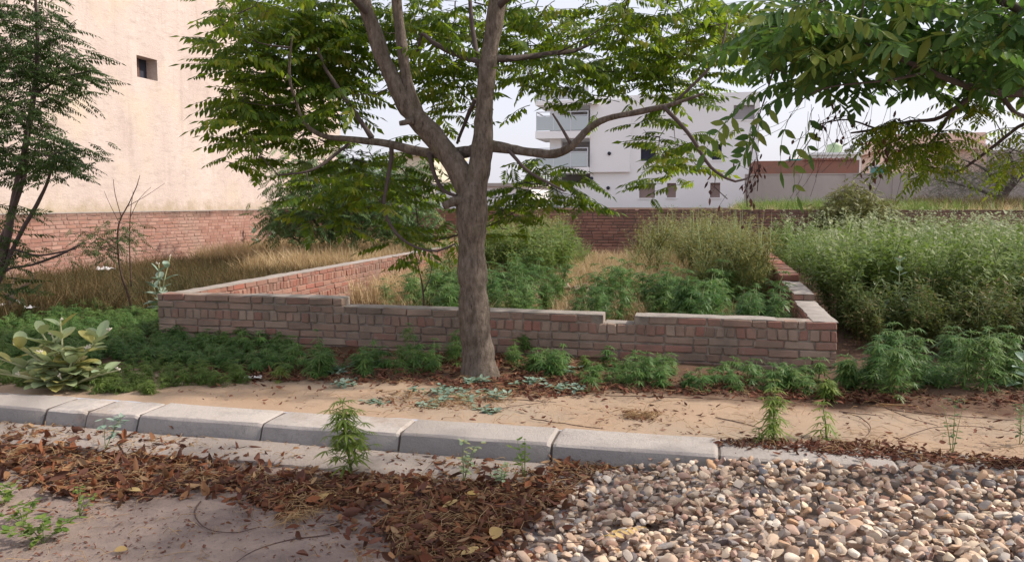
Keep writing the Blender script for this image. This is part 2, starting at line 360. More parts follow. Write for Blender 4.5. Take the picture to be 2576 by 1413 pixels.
M['leaf_near'] = leafmat('broad_tree_leaf', ((0, (0.022, 0.060, 0.020)), (0.45, (0.050, 0.115, 0.034)), (0.85, (0.10, 0.185, 0.05)), (1, (0.20, 0.23, 0.045))), (0.15, 0.29, 0.04), 0.42)
M['leaf_neem'] = leafmat('fine_tree_leaf', ((0, (0.018, 0.038, 0.012)), (0.5, (0.034, 0.068, 0.018)), (1, (0.075, 0.115, 0.03))), (0.07, 0.12, 0.02), 0.25, 0.6)
M['leaf_bush'] = leafmat('bush_leaf', ((0, (0.032, 0.070, 0.026)), (0.5, (0.065, 0.125, 0.042)), (1, (0.14, 0.21, 0.075))), (0.16, 0.25, 0.06), 0.3)
M['leaf_pale'] = leafmat('olive_bush_leaf', ((0, (0.075, 0.088, 0.026)), (0.5, (0.13, 0.14, 0.042)), (1, (0.20, 0.20, 0.065))), (0.2, 0.21, 0.06), 0.3)
M['leaf_grey'] = leafmat('thorn_tree_leaf', ((0, (0.085, 0.085, 0.062)), (0.5, (0.12, 0.12, 0.085)), (1, (0.17, 0.165, 0.12))), (0.15, 0.15, 0.09), 0.25)
M['hemp'] = leafmat('weed_leaf', ((0, (0.036, 0.092, 0.028)), (0.5, (0.076, 0.165, 0.045)), (0.85, (0.125, 0.225, 0.06)), (1, (0.18, 0.26, 0.07))), (0.12, 0.25, 0.05), 0.35)
M['hemp_light'] = leafmat('young_weed_leaf', ((0, (0.07, 0.13, 0.03)), (0.5, (0.12, 0.20, 0.042)), (1, (0.22, 0.28, 0.06))), (0.24, 0.34, 0.05), 0.35)
M['weed'] = leafmat('field_weed_leaf', ((0, (0.050, 0.105, 0.024)), (0.4, (0.098, 0.170, 0.038)), (1, (0.21, 0.27, 0.075))), (0.22, 0.34, 0.05), 0.35, 0.5, 0.7)
M['weed_tip'] = leafmat('field_weed_seed_head', ((0, (0.22, 0.27, 0.14)), (0.5, (0.32, 0.36, 0.20)), (1, (0.42, 0.44, 0.28))), (0.35, 0.40, 0.18), 0.35, 0.6, 0.7)
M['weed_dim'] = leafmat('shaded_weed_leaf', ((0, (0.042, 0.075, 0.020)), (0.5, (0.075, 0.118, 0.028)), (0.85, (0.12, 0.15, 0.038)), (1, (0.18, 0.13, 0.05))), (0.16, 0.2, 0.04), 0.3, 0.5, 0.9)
M['weed_olive'] = leafmat('olive_weed_leaf', ((0, (0.10, 0.115, 0.03)), (0.5, (0.17, 0.175, 0.05)), (1, (0.27, 0.25, 0.09))), (0.25, 0.25, 0.06), 0.35, 0.5, 0.8)
M['calo'] = leafmat('thick_waxy_leaf', ((0, (0.16, 0.235, 0.16)), (0.5, (0.26, 0.345, 0.21)), (0.9, (0.38, 0.45, 0.23)), (1, (0.48, 0.44, 0.15))), (0.3, 0.36, 0.12), 0.2, 0.5)
M['calo_grey'] = leafmat('grey_waxy_leaf', ((0, (0.13, 0.21, 0.16)), (0.5, (0.20, 0.30, 0.23)), (1, (0.30, 0.39, 0.31))), (0.25, 0.36, 0.2), 0.2, 0.5)

# ------------------------------------------------------------------ leaf templates
def leaflet(b, base, d, side, n, L, w, detail=1, droop=0.0, fold=0.25):
    """one blade from base along d; side is its width direction, n its upper side"""
    base = np.asarray(base, float)
    if detail == 0:
        m = base+d*L*0.45-n*L*droop*0.3; t = base+d*L-n*L*droop
        b.add([base, m+side*w*0.5, t, m-side*w*0.5], [(0, 1, 2, 3)]); return
    if detail == 1:
        m = base+d*L*0.42+n*w*fold-n*L*droop*0.3; t = base+d*L-n*L*droop
        b.add([base, m+side*w*0.5-n*w*fold, t, m-side*w*0.5-n*w*fold, m], [(0, 1, 4), (4, 1, 2), (0, 4, 3), (4, 2, 3)]); return
    Vs = []; st = ((0.0, 0.05), (0.25, 0.82), (0.5, 1.0), (0.78, 0.62), (1.0, 0.03))
    for s_, ww in st:
        c = base+d*L*s_-n*L*droop*s_*s_
        Vs += [c+side*w*0.5*ww, c-n*w*fold*ww, c-side*w*0.5*ww]
    F = []
    for i in range(len(st)-1):
        a = i*3; F += [(a, a+3, a+4, a+1), (a+1, a+4, a+5, a+2)]
    b.add(Vs, F)
def nrm(a): a = np.asarray(a, float); return a/(np.linalg.norm(a)+1e-9)
def frond(L, pairs, ll, lw, droop=0.35, detail=1, lift=0.5, term=True):
    b = MB(); pts = []
    for i in range(8):
        t = i/7; pts.append(np.array([L*t*(1-0.12*droop*t), random.uniform(-1, 1)*0.006, -L*droop*t*t*0.6]))
    b.tube(pts, [0.004*(1-0.7*i/7)*(L/0.45) for i in range(8)], 3)
    for k in range(pairs):
        t = 0.16+0.82*(k+0.5)/pairs; j = min(6, int(t*7)); f = t*7-j
        p = pts[j]*(1-f)+pts[j+1]*f; ax = nrm(pts[j+1]-pts[j])
        sz = (0.72+0.5*math.sin(math.pi*min(1, t*1.05)))*0.85
        for sgn in (1, -1):
            if random.random() < 0.05: continue
            out = np.array([0, sgn, 0]); dn = np.array([0, 0, -1.0])
            d = nrm(ax*(0.45+random.uniform(-.12, .15))+out*0.8+dn*(lift+random.uniform(-.25, .3)))
            n_ = nrm(np.cross(ax*sgn, d)); n_ = n_ if n_[2] > 0 else -n_
            side = nrm(np.cross(n_, d))
            leaflet(b, p, d, side, n_, ll*sz*random.uniform(.85, 1.12), lw*sz*random.uniform(.85, 1.1), detail, random.uniform(0.05, 0.3))
    if term:
        ax = nrm(pts[7]-pts[6]); leaflet(b, pts[7], ax, np.array([0, 1., 0]), np.array([0, 0, 1.]), ll, lw, detail, 0.15)
    return b.tmpl()
def palmate(b, p, d, up, L, n=7, w=0.16, detail=1):
    """a hand-shaped leaf of narrow toothed fingers"""
    d = nrm(d); side = nrm(np.cross(d, up)); up = nrm(np.cross(side, d))
    for k in range(n):
        a = (k-(n-1)/2)/((n-1)/2)*rad(112); l = L*(1-0.48*abs(a)/rad(112))*random.uniform(.9, 1.08)
        dd = nrm(d*math.cos(a)+side*math.sin(a)-up*random.uniform(0.05, 0.3)); sd_ = nrm(np.cross(up, dd))
        leaflet(b, p, dd, sd_, up, l, l*w, detail, random.uniform(0.1, 0.32), 0.2)
def hemp(h, nodes_, leaf, detail=1, bushy=0.5, fingers=7):
    """returns (stem template, leaf template)"""
    st = MB(); lf = MB()
    lean = np.array([random.uniform(-.12, .12), random.uniform(-.12, .12), 1.0])
    top = lean*h; st.tube([(0, 0, 0), top*0.5+np.array([random.uniform(-.02, .02), 0, 0]), top], [0.006+h*0.008, 0.005+h*0.004, 0.002], 5)
    def node(p, s, a0, ln):
        for k in (0, 1):
            a = a0+math.pi*k+random.uniform(-.4, .4); el = random.uniform(-0.1, 0.5)
            o = np.array([math.cos(a)*math.cos(el), math.sin(a)*math.cos(el), math.sin(el)])
            q = p+o*ln; st.tube([p, q], [0.0022, 0.0014], 3)
            d = np.array([math.cos(a), math.sin(a), random.uniform(-.45, .15)])
            palmate(lf, q, d, np.array([0, 0, 1.0]), s*random.uniform(.8, 1.15), fingers, 0.17, detail)
    for i in range(nodes_):
        t = 0.12+0.88*i/max(1, nodes_-1); p = top*t; a0 = i*1.57+random.uniform(-.3, .3)
        node(p, leaf*(0.62+0.5*math.sin(math.pi*min(1, 0.15+t*0.85))), a0, leaf*0.35)
        if t < 0.8 and random.random() < bushy:
            for k in (0, 1):
                a = a0+math.pi*k+random.uniform(-.3, .3); L_ = h*0.42*(1-t*0.7)
                e = p+np.array([math.cos(a)*L_*0.75, math.sin(a)*L_*0.75, L_*0.62]); st.tube([p, e], [0.004, 0.0015], 3)
                for j in range(3): node(p+(e-p)*(0.4+0.3*j), leaf*random.uniform(.55, .8), a+1.57*j, leaf*0.2)
    for k in range(4):
        a = k*1.57+random.random(); palmate(lf, top, np.array([math.cos(a), math.sin(a), 0.8]), np.array([0, 0, 1.0]), leaf*0.45, 5, 0.2, detail)
    return st.tmpl(), lf.tmpl()
def weed_tmpl(h, nl, ll, tip=True):
    """tall thin field weed: stem and small narrow leaves; pale tips go into a second template"""
    st, lf, tp = MB(), MB(), MB()
    br = [((0, 0, 0), (random.uniform(-.1, .1)*h, random.uniform(-.1, .1)*h, h))]
    for k in range(5):
        a = random.uniform(0, 6.28); z = h*random.uniform(.2, .6)
        br.append(((0, 0, z), (math.cos(a)*h*.2, math.sin(a)*h*.2, z+h*random.uniform(.25, .45))))
    for p, q in br:
        p = np.array(p); q = np.array(q); st.tube([p, (p+q)/2+0.01, q], [0.005*h, 0.004*h, 0.0015], 3)
        for i in range(nl):
            t = random.uniform(.05, 1); c = p+(q-p)*t; a = random.uniform(0, 6.28); e = random.uniform(-.2, .9)
            d = np.array([math.cos(a)*math.cos(e), math.sin(a)*math.cos(e), math.sin(e)]); s_ = nrm(np.cross(d, (0, 0, 1)))
            pale = tip and c[2] > 0.82*h
            leaflet(tp if pale else lf, c+d*random.uniform(0, .06), d, s_, nrm(np.cross(s_, d)), ll*random.uniform(.6, 1.3)*(0.6 if pale else 1), ll*random.uniform(.22, .40), 0, random.uniform(0, .5))
    return st.tmpl(), lf.tmpl(), (tp.tmpl() if tp.V else None)
def tuft_tmpl(n, h, spread, w=0.004, bend=0.5):
    b = MB()
    for i in range(n):
        a = random.uniform(0, 6.28); r = random.uniform(0, spread); p = np.array([math.cos(a)*r, math.sin(a)*r, 0])
        a2 = random.uniform(0, 6.28); k = random.uniform(.1, bend); hh = h*random.uniform(.5, 1.1)
        d = np.array([math.cos(a2), math.sin(a2), 0]); s_ = np.array([-d[1], d[0], 0])*w
        m = p+d*hh*k*.35+np.array([0, 0, hh*.6]); t = p+d*hh*k+np.array([0, 0, hh*random.uniform(.8, 1)])
        b.add([p-s_, p+s_, m+s_*.8, m-s_*.8, t], [(0, 1, 2, 3), (3, 2, 4)])
    return b.tmpl()

# ------------------------------------------------------------------ ground, road, verge
def lump(u, v):
    return 0.012*math.sin(u*2.3+v*1.1)+0.010*math.sin(u*4.9-v*3.7+1)+0.006*math.sin(u*11+v*9)
def ground_z(u, v):
    z = 0.12+lump(u, v)*(1.0 if v > -2.5 else 0.4)+.03*max(0, min(1, (-1.7-v)/.9))
    if v > -1.3 and v < -0.1: z += 0.02*math.sin((v+1.3)/1.2*math.pi)
    if v > 14.35: z = 1.30+0.03*lump(u, v)
    return z
def grid(us, vs, fz):
    n = len(us); Vs = [P(u, v, fz(u, v)) for v in vs for u in us]
    F = [(j*n+i, j*n+i+1, (j+1)*n+i+1, (j+1)*n+i) for j in range(len(vs)-1) for i in range(n-1)]
    return MB().add([tuple(p) for p in Vs], F)
us = np.concatenate([[-400, -120, -50, -25, -18], np.linspace(-15, 8, 116), [10, 14, 22, 50, 120, 400]])
vs = np.concatenate([np.linspace(-2.715, 2.5, 40), np.linspace(3, 14.3, 24), [14.32, 14.4, 15, 18, 24, 40, 80, 200, 600]])
g = grid(us, vs, ground_z).build('ground', M['soil'], None, True, 'structure')
def road_z(u, v): return 0.35*lump(u*1.3, v*1.3)
usr = np.concatenate([[-400, -100, -30, -15], np.linspace(-8, 3, 56), [5, 10, 30, 100, 400]]); vsr = np.concatenate([[-300, -60, -20, -10], np.linspace(-7, -3.05, 24)])
grid(usr, vsr, road_z).build('road', M['road'], None, True, 'structure')

# kerb of single concrete blocks, and the gutter slabs at its foot
RZ = -TH
kerb = link('kerb', None, None, 'structure', P(0, -3.06, 0), (0, 0, RZ))
joints = [-11.6, -10.3, -9.2, -8.15, -7.1, -6.12, -5.75, -5.30, -4.29, -3.25, -2.20, -1.14, -0.1, 0.95, 2.0, 3.05, 4.1, 5.2]
for a, b_ in zip(joints[:-1], joints[1:]):
    mb = MB(); g_ = 0.008; xs = np.array([a+g_, a+g_+.022, a+(b_-a)*.3, (a+b_)/2, a+(b_-a)*.7, b_-g_-.022, b_-g_]); prof = [(-.05, -0.05), (-.048, 0.0), (-.010, 0.140), (0.004, 0.156), (0.09, 0.163), (0.22, 0.165), (0.335, 0.163), (0.345, 0.152), (0.345, -0.05)]
    dz = random.uniform(-.006, .006); dy = random.uniform(-.008, .008); Vs = []
    for i, x in enumerate(xs):
        e = 0.012 if i in (0, 6) else 0.0
        for y, z in prof:
            Vs.append((x, y+dy+(e if y < .2 and z > 0 else 0)+random.uniform(-.005, .005), z+dz-(e if z > 0.1 else 0)+random.uniform(-.004, .004)))
    n = len(prof); F = [(i*n+k, (i+1)*n+k, (i+1)*n+k+1, i*n+k+1) for i in range(6) for k in range(n-1)]
    F += [tuple(range(n)), tuple(6*n+k for k in range(n-1, -1, -1))]
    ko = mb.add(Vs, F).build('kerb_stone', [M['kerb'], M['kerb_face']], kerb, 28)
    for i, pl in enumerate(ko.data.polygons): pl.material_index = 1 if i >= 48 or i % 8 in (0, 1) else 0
mb = MB().add([(x, y, z) for x in (-11.5, 5.2) for y, z in ((-.02, -.05), (-.02, .03), (.016, .135), (.03, .146), (.32, .15), (.33, -.05))], [(k, k+1, k+7, k+6) for k in range(5)]); mb.build('joint_mortar', M['mortar_dark'], kerb)
gut = link('gutter', None, None, 'structure', P(0, -3.06, 0), (0, 0, RZ))
gj = [-8.9, -7.9, -6.9, -5.9, -5.3, -4.71, -3.97, -3.65, -2.95, -2.2, -1.5, -.6, .4]
for a, b_ in zip(gj[:-1], gj[1:]):
    dz = random.uniform(-.006, .006); w0 = -0.44+random.uniform(-.02, .02); w1 = -0.44+random.uniform(-.02, .02); mb = MB()
    xs = np.linspace(a+.004, b_-.004, 6); Vs = []
    for i, x in enumerate(xs):
        w_ = w0+(w1-w0)*i/5+random.uniform(-.008, .008)
        Vs += [(x, w_, -.03), (x, w_+.004, .022+dz), (x, w_+.03, .036+dz), (x, -.055, .040+dz), (x, -.055, -.03)]
    F = [(i*5+k, (i+1)*5+k, (i+1)*5+k+1, i*5+k+1) for i in range(5) for k in range(4)]+[(0, 1, 2, 3, 4), (29, 28, 27, 26, 25)]
    mb.add(Vs, F).build('slab', M['gutter'], gut, 40)

# ------------------------------------------------------------------ bricks
def chamfer_box(lx, ly, lz, b, jit=0.0):
    h = (lx/2, ly/2, lz/2); Vs = []; idx = {}
    for sx in (-1, 1):
        for sy in (-1, 1):
            for sz in (-1, 1):
                s_ = (sx, sy, sz); j = [random.uniform(-jit, jit) for _ in range(3)]
                for ax in range(3):
                    p = [s_[k]*(h[k]-(0 if k == ax else b))+j[k]*(1 if k != 1 else .7) for k in range(3)]
                    idx[s_, ax] = len(Vs); Vs.append(p)
    F = []
    for ax in range(3):
        o = [k for k in range(3) if k != ax]
        for sg in (-1, 1):
            q = []
            for a_, b_ in ((-1, -1), (1, -1), (1, 1), (-1, 1)):
                s_ = [0, 0, 0]; s_[ax] = sg; s_[o[0]] = a_; s_[o[1]] = b_; q.append(idx[tuple(s_), ax])
            F.append(q)
        for a_ in (-1, 1):
            for b_ in (-1, 1):
                s1 = [0, 0, 0]; s1[o[0]] = a_; s1[o[1]] = b_; s2 = list(s1); s1[ax] = -1; s2[ax] = 1; s1, s2 = tuple(s1), tuple(s2)
                F.append([idx[s1, o[0]], idx[s2, o[0]], idx[s2, o[1]], idx[s1, o[1]]])
    for s_ in {k[0] for k in idx}: F.append([idx[s_, 0], idx[s_, 1], idx[s_, 2]])
    bm = bmesh.new(); vv = [bm.verts.new(p) for p in Vs]
    for f in F: bm.faces.new([vv[i] for i in f])
    bmesh.ops.recalc_face_normals(bm, faces=bm.faces); bm.verts.index_update()
    t = T([v.co[:] for v in bm.verts], [[v.index for v in f.verts] for f in bm.faces]); bm.free(); return t
BL, BH, RH = 0.285, 0.083, 0.111
_bt = {}
def brick_mesh(kind, mat):
    if (kind, mat) not in _bt:
        d = {'s': (BL-.013, .115, BH-.013), 'h': (BL/2-.013, .115, BH-.013), 'r': (.085, .115, RH-.012), 'q': (.087, .24, .085), 'w': (.24, .24, .085)}[kind]
        _bt[kind, mat] = [tmesh('brick', chamfer_box(*d, .008, .007), M[mat], 25) for _ in range(5)]
    return random.choice(_bt[kind, mat])
def lay(x0, x1, z, kind, gap=None):
    """bricks of one course from x0 to x1: (centre x, centre z, kind, scale x)"""
    o = []; x = x0+random.uniform(-.1, 0)
    while x < x1-.03:
        k = kind if kind == 'r' else ('s' if random.random() < .62 else 'h')
        w = {'s': BL, 'h': BL/2, 'r': .097}[k]
        a = max(x, x0); b_ = min(x+w, x1)
        if b_-a > .04 and not (gap and gap[0] < (a+b_)/2 < gap[1]): o.append(((a+b_)/2, z+(RH if kind == 'r' else BH)/2, k, (b_-a-.008)/(w-.008)))
        x += w
    return o
def put_bricks(root, rows, mat, ycen, limit=300, flip=1, rz=0.0, order=None, proud=.006):
    """rows run along local x with their faces on local -y; nearest ones become parts, the rest one part"""
    if order: rows = sorted(rows, key=order)
    rest = MB()
    for i, (x, z, k, sx) in enumerate(rows):
        y = ycen+random.uniform(-proud, proud); tl = random.gauss(0, .008)
        if i < limit:
            o = link('brick', brick_mesh(k, mat), root, None, (x, y, z+random.uniform(-.0025, .0025)), (0, tl, random.gauss(0, .012)), (sx, 1, 1))
        else:
            w = {'s': BL, 'h': BL/2, 'r': .097}[k]*sx-.011; h = (RH if k == 'r' else BH)-.012
            rest.box(x-w/2, x+w/2, y-.057, y+.057, z-h/2, z+h/2)
    if rest.V: rest.build('brickwork', M[mat], root, False, 'stuff')

# front wall of the plot: local x = u (0 at the right corner), faces at y = 0
LW = 7.42
fw = thing('brick_wall', 'low front brick wall of weathered brown bricks with an upright brick course, running behind the tree trunk', 'brick wall', P(0, 0, 0), RZ)
rows = []
zt = .498
for i in range(6): rows += lay(-LW, -.004, zt-RH-BH*(i+1), 's')
rows += lay(-LW, -.004, zt-RH, 'r')
CAP = lay(-LW, -.30, zt, 's', (-2.235, -1.93)); rows += CAP+[(-.15, zt+BH/2, 's', 1.0)]
rows += lay(-LW, -5.10, zt+BH+.004, 's')
put_bricks(fw, rows, 'brick_dun', .0575, 330)
MB().box(-LW+.012, -.012, .0155, .222, -.1, zt-.005).build('mortar_bed', M['mortar'], fw)
MB().box(-LW+.012, -2.242, .0155, .224, zt-.005, zt+BH-.004).box(-1.925, -.012, .0155, .224, zt-.005, zt+BH-.004).box(-LW+.012, -5.11, .0155, .224, zt+BH-.006, zt+2*BH-.002).build('mortar_core', M['mortar'], fw)
def screed(x0, x1, y0, y1, z, root, name='cement_cap', nx=None, ny=4, th=.014):
    nx = nx or max(3, int((x1-x0)/.12)); Vs = []; n = ny+1
    for i in range(nx+1):
        for j in range(ny+1):
            e = 1 if i in (0, nx) or j in (0, ny) else 0
            Vs.append((x0+(x1-x0)*i/nx+e*random.uniform(-.008, .008), y0+(y1-y0)*j/ny+e*random.uniform(-.010, .006), z+th*(1-.75*e)+random.uniform(-.004, .004)))
    F = [(i*n+j, (i+1)*n+j, (i+1)*n+j+1, i*n+j+1) for i in range(nx) for j in range(ny)]
    k = len(Vs); rim = [i*n for i in range(nx+1)]+[nx*n+j for j in range(1, n)]+[i*n+ny for i in range(nx-1, -1, -1)]+[j for j in range(ny-1, 0, -1)]
    for r in rim: Vs.append((Vs[r][0], Vs[r][1], z-.006))
    m = len(rim); F += [(rim[(a+1) % m], rim[a], k+a, k+(a+1) % m) for a in range(m)]
    return MB().add(Vs, F).build(name, M['screed'], root, 35)
screed(-5.10, -2.245, .012, .232, zt+BH-.003, fw); screed(-1.92, -.56, .012, .232, zt+BH-.003, fw); screed(-LW+1.1, -5.12, .012, .232, zt+2*BH+.001, fw)
screed(-2.23, -1.935, .03, .225, zt-.003, fw)

# left side wall: inner face looks towards +u; local x = v, faces at local -y
lwt = .655
def side_rows(x0, x1, top):
    r = []; z = top-BH; r += lay(x0, x1, z, 's'); z -= RH; r += lay(x0, x1, z, 'r')
    for k in ('s', 's', 'r', 's', 's', 's'):
        z -= RH if k == 'r' else BH
        if z > -.1: r += lay(x0, x1, z, k)
    return r
sw = thing('brick_wall', 'long low red brick side wall left of the tree, its sunlit far end running towards the green bush', 'brick wall', P(-LW, 0, 0), math.pi/2-TH)
# local x along +v, local -y along +u
rows = side_rows(.235, 13.9, lwt)
put_bricks(sw, rows, 'brick_red', -.235+.0575, 300, order=lambda r: r[0]-r[1]*.5)
MB().box(.24, 13.95, -.224, -.010, -.1, lwt-.014).build('mortar_core', M['mortar_mid'], sw)
screed(.24, 13.9, -.232, -.002, lwt-.006, sw, nx=90, ny=3, th=.012)
b = MB()
for x in np.arange(.35, 13.9, .29): b.box(x-.13, x+.13, -.1, .006, random.choice((.10, .18, .27, .35, .43, .52))-.036, .556)
# right side wall: outer face at u = 0, top seen from above
rw = thing('brick_wall', 'low brick side wall stepping up from the front right corner, bricks on edge along its top', 'brick wall', P(0, 0, 0), math.pi/2-TH)
inner = []
for z0, k in ((.387, 'r'), (.304, 's'), (.221, 's'), (.138, 's'), (.055, 's')): inner += lay(.24, 9.2, z0, k)
inner_hi = lay(.24, 9.2, zt, 's')+lay(1.70, 9.2, zt+BH, 's')
put_bricks(rw, inner+inner_hi, 'brick_red', .235-.0575, 230, order=lambda r: r[0])
outer = []
for z0, k in ((.387, 'r'), (.304, 's'), (.221, 's'), (.138, 's'), (.055, 's')): outer += lay(.12, 9.2, z0, k)
outer += lay(.12, 9.2, zt, 's')+lay(1.70, 9.2, zt+BH, 's')
put_bricks(rw, outer, 'brick_dun', .0575, 0)
MB().box(.235, 9.18, .012, .224, -.1, zt+BH-.004).box(1.71, 9.18, .012, .224, zt+BH-.004, zt+2*BH-.006).build('mortar_core', M['mortar_dark'], rw)
screed(.01, 1.70, .006, .232, zt+BH-.003, rw, nx=14)
screed(1.70, 3.25, .008, .236, zt+2*BH-.004, rw, nx=10, th=.006)
x = 3.3
while x < 9.15:                                    # bricks set on edge across the top
    w = .098; z = zt+2*BH+.03+(.012 if x > 4 else 0)
    if random.random() < .94 or x < 4:
        link('brick', brick_mesh('q', 'brick_red'), rw, None, (x+w/2, .12+random.uniform(-.012, .012), z+random.uniform(-.008, .008)), (random.gauss(0, .03), random.gauss(0, .03), random.gauss(0, .04)))
    x += w+random.choice((.004, .006, .012))
# back wall across the end of the plots: faces at v = 14.2
bw = thing('brick_wall', 'tall dark red brick wall across the back of the plots in front of the white building', 'brick wall', P(0, 14.2, 0), RZ)
rows = []
for i in range(17): rows += lay(-13.9, 10.5, 1.50-BH*(i+1), 's')
def seen(r): return abs(r[0]+1.9)+(0 if r[1] > .5 else 8)
put_bricks(bw, rows, 'brick_dark', .0575, 300, order=seen)
MB().box(-13.9, 10.5, .0095, .23, -.1, 1.49).build('mortar_core', M['mortar_dark'], bw)
b = MB()
for x in np.arange(-13.8, 10.4, .3): b.box(x, x+random.uniform(.2, .29), .001, .236, 1.491, 1.512+random.uniform(0, .012))
b.build('coping', M['brick_dark'], bw)

# ------------------------------------------------------------------ beige building on the left and the brick wall at its foot
def wall_holes(b, x0, x1, z0, z1, holes, y, depth):
    """front sheet at local y with real recessed openings (holes: x0,x1,z0,z1)"""
    xs = sorted({x0, x1, *[h[0] for h in holes], *[h[1] for h in holes]}); zs = sorted({z0, z1, *[h[2] for h in holes], *[h[3] for h in holes]})
    for i in range(len(xs)-1):
        for j in range(len(zs)-1):
            cx, cz = (xs[i]+xs[i+1])/2, (zs[j]+zs[j+1])/2
            if any(h[0] < cx < h[1] and h[2] < cz < h[3] for h in holes): continue
            b.add([(xs[i], y, zs[j]), (xs[i+1], y, zs[j]), (xs[i+1], y, zs[j+1]), (xs[i], y, zs[j+1])], [(0, 1, 2, 3)])
    for (a, c, d, e) in holes:
        b.add([(a, y, d), (c, y, d), (c, y, e), (a, y, e), (a, y+depth, d), (c, y+depth, d), (c, y+depth, e), (a, y+depth, e)],
              [(0, 4, 5, 1), (1, 5, 6, 2), (2, 6, 7, 3), (3, 7, 4, 0)])
hb = thing('building', 'tall windowless pinkish beige plastered building side with one small square opening, at the left', 'building', P(-14.2, 0, 0), math.pi/2-TH)
b = MB(); win = (8.60, 9.33, 4.62, 5.12)
wall_holes(b, -6, 12.9, 0, 11, [win], 0, .34)
b.add([(-6, 0, 0), (-6, 12, 0), (-6, 12, 11), (-6, 0, 11), (12.9, 0, 0), (12.9, 12, 0), (12.9, 12, 11), (12.9, 0, 11)], [(0, 3, 2, 1), (4, 5, 6, 7), (3, 7, 6, 2), (1, 2, 6, 5)])
b.build('wall', M['plaster'], hb)
MB().box(12.903, 19.5, .02, 12, 0, 5.45).box(12.903, 19.5, .02, .22, 5.453, 5.7).build('low_wing', M['plaster'], hb)
wn_ = MB().box(win[0], win[1], .30, .335, win[2], win[3]).build('window', M['dark_room'], hb)
f = MB()
for a, c, d, e in ((win[0], win[0]+.07, win[2], win[3]), (win[0]+.34, win[0]+.40, win[2], win[3]), (win[0]+.07, win[0]+.34, win[3]-.06, win[3]), (win[0]+.07, win[0]+.34, win[2], win[2]+.05)): f.box(a, c, .25, .298, d, e)
f.build('window_frame', M['wood'], wn_)
MB().box(win[0]+.073, win[0]+.337, .275, .296, win[2]+.053, win[3]-.063).build('shutter', M['wood'], wn_)
cw = thing('brick_wall', 'pale red brick boundary wall along the foot of the beige building', 'brick wall', P(-14.05, 0, 0), math.pi/2-TH)
rows = []
for i in range(17): rows += lay(-3, 14.2, 1.495-BH*(i+1), 's')
put_bricks(cw, rows, 'brick_pink', .0575, 300, order=lambda r: abs(r[0]-8)+(0 if r[1] > .4 else 5), proud=.004)
MB().box(-3, 14.2, .0085, .149, -.1, 1.488).build('mortar_core', M['mortar_mid'], cw)
screed(-3, 14.15, -.002, .148, 1.488, cw, nx=80, ny=2, th=.02)
# satellite dish on the low wing
d = thing('satellite_dish', 'grey satellite dish on the roof edge of the beige building', 'satellite dish', hang(838, 222, 26.3))
b = MB(); Vs = []; n = 24
for i in range(7):
    r = .62*i/6
    for k in range(n): Vs.append((r*math.cos(2*math.pi*k/n), -.25+.42*(i/6)**2, r*math.sin(2*math.pi*k/n)))
F = [(i*n+k, i*n+(k+1) % n, (i+1)*n+(k+1) % n, (i+1)*n+k) for i in range(6) for k in range(n)]
t = MB().add(Vs, F).tmpl(); b.put(t, Rz(.9)@Rx(-.5), (0, 0, .3)); b.build('dish', M['dish_grey'], d, True)
MB().tube([(0, 0, -.9), (0, 0, .1), (.12, .1, .3)], [.035, .035, .03], 8).build('mast', M['dish_grey'], d, True)
MB().tube([(0, 0, -.1), (-.35, -.35, .2), (-.42, -.42, .45)], [.015, .015, .03], 6).build('feed_arm', M['dish_grey'], d, True)

# ------------------------------------------------------------------ white building and everything beyond the back wall
D = 60.0
def far(x, y, d=D):                              # local (x, z) in the white building's frame
    p = hang(x, y, d); return p
wb0 = far(1484, 507); wb = thing('building', 'unfinished white building with balconies on its left and bare window openings, behind the back wall', 'building', (wb0[0], wb0[1], 0), RZ)
wu, wv = uv(wb0)
def fac(x, y):                                   # a point of the facade plane, in local (x, z)
    a, b_, c = ray(x, y); a, b_, c = float(a), float(b_), float(c)
    nrm_ = V; t = (np.array([wb0[0], wb0[1], 0])@nrm_)/(np.array([a, b_, 0])@nrm_)
    p = np.array([a*t, b_*t, EYE+c*t]); d_ = p-np.array([wb0[0], wb0[1], 0]); return float(d_@U), float(p[2])
def rect(x0, y0, x1, y1):
    a, e = fac(x0, y0); c, d_ = fac(x1, y1); return (a, c, d_, e)
holes = [rect(1612, 369, 1650, 404), rect(1792, 362, 1815, 401), rect(1608, 461, 1647, 497), rect(1678, 460, 1700, 496), rect(1787, 459, 1811, 496), rect(1846, 264, 1898, 299)]
xr = fac(1908, 400)[0]; ztop = fac(1700, 236)[1]; xl0 = fac(1383, 400)[0]
b = MB(); wall_holes(b, 0, xr, 0, ztop, holes, 0, .25)
b.add([(0, 0, 0), (0, 12, 0), (0, 12, ztop), (0, 0, ztop), (xr, 0, 0), (xr, 12, 0), (xr, 12, ztop), (xr, 0, ztop)], [(0, 3, 2, 1), (4, 5, 6, 7), (3, 7, 6, 2), (1, 2, 6, 5)])
b.build('wall', M['white_wall'], wb)
for i, (a, c, d_, e) in enumerate(holes):
    o = MB().box(a, c, .235, .30, d_, e).build('window', M['dark_room'] if i < 2 else (M['brown_board'] if i < 5 else M['grey_room']), wb)
    MB().box(a-.06, c+.06, -.05, -.003, d_-.10, d_-.003).build('sill', M['white_wall'], o)
    if i < 2: MB().box((a+c)/2-.03, (a+c)/2+.03, .19, .233, d_, e).box(a, a+.05, .19, .233, d_, e).box(c-.05, c, .19, .233, d_, e).build('frame', M['dark_room'], o)
x2, zl = fac(1585, 432)
MB().box(.004, x2, -.30, -.002, zl, ztop-.3).build('overhang', M['white_wall'], wb)
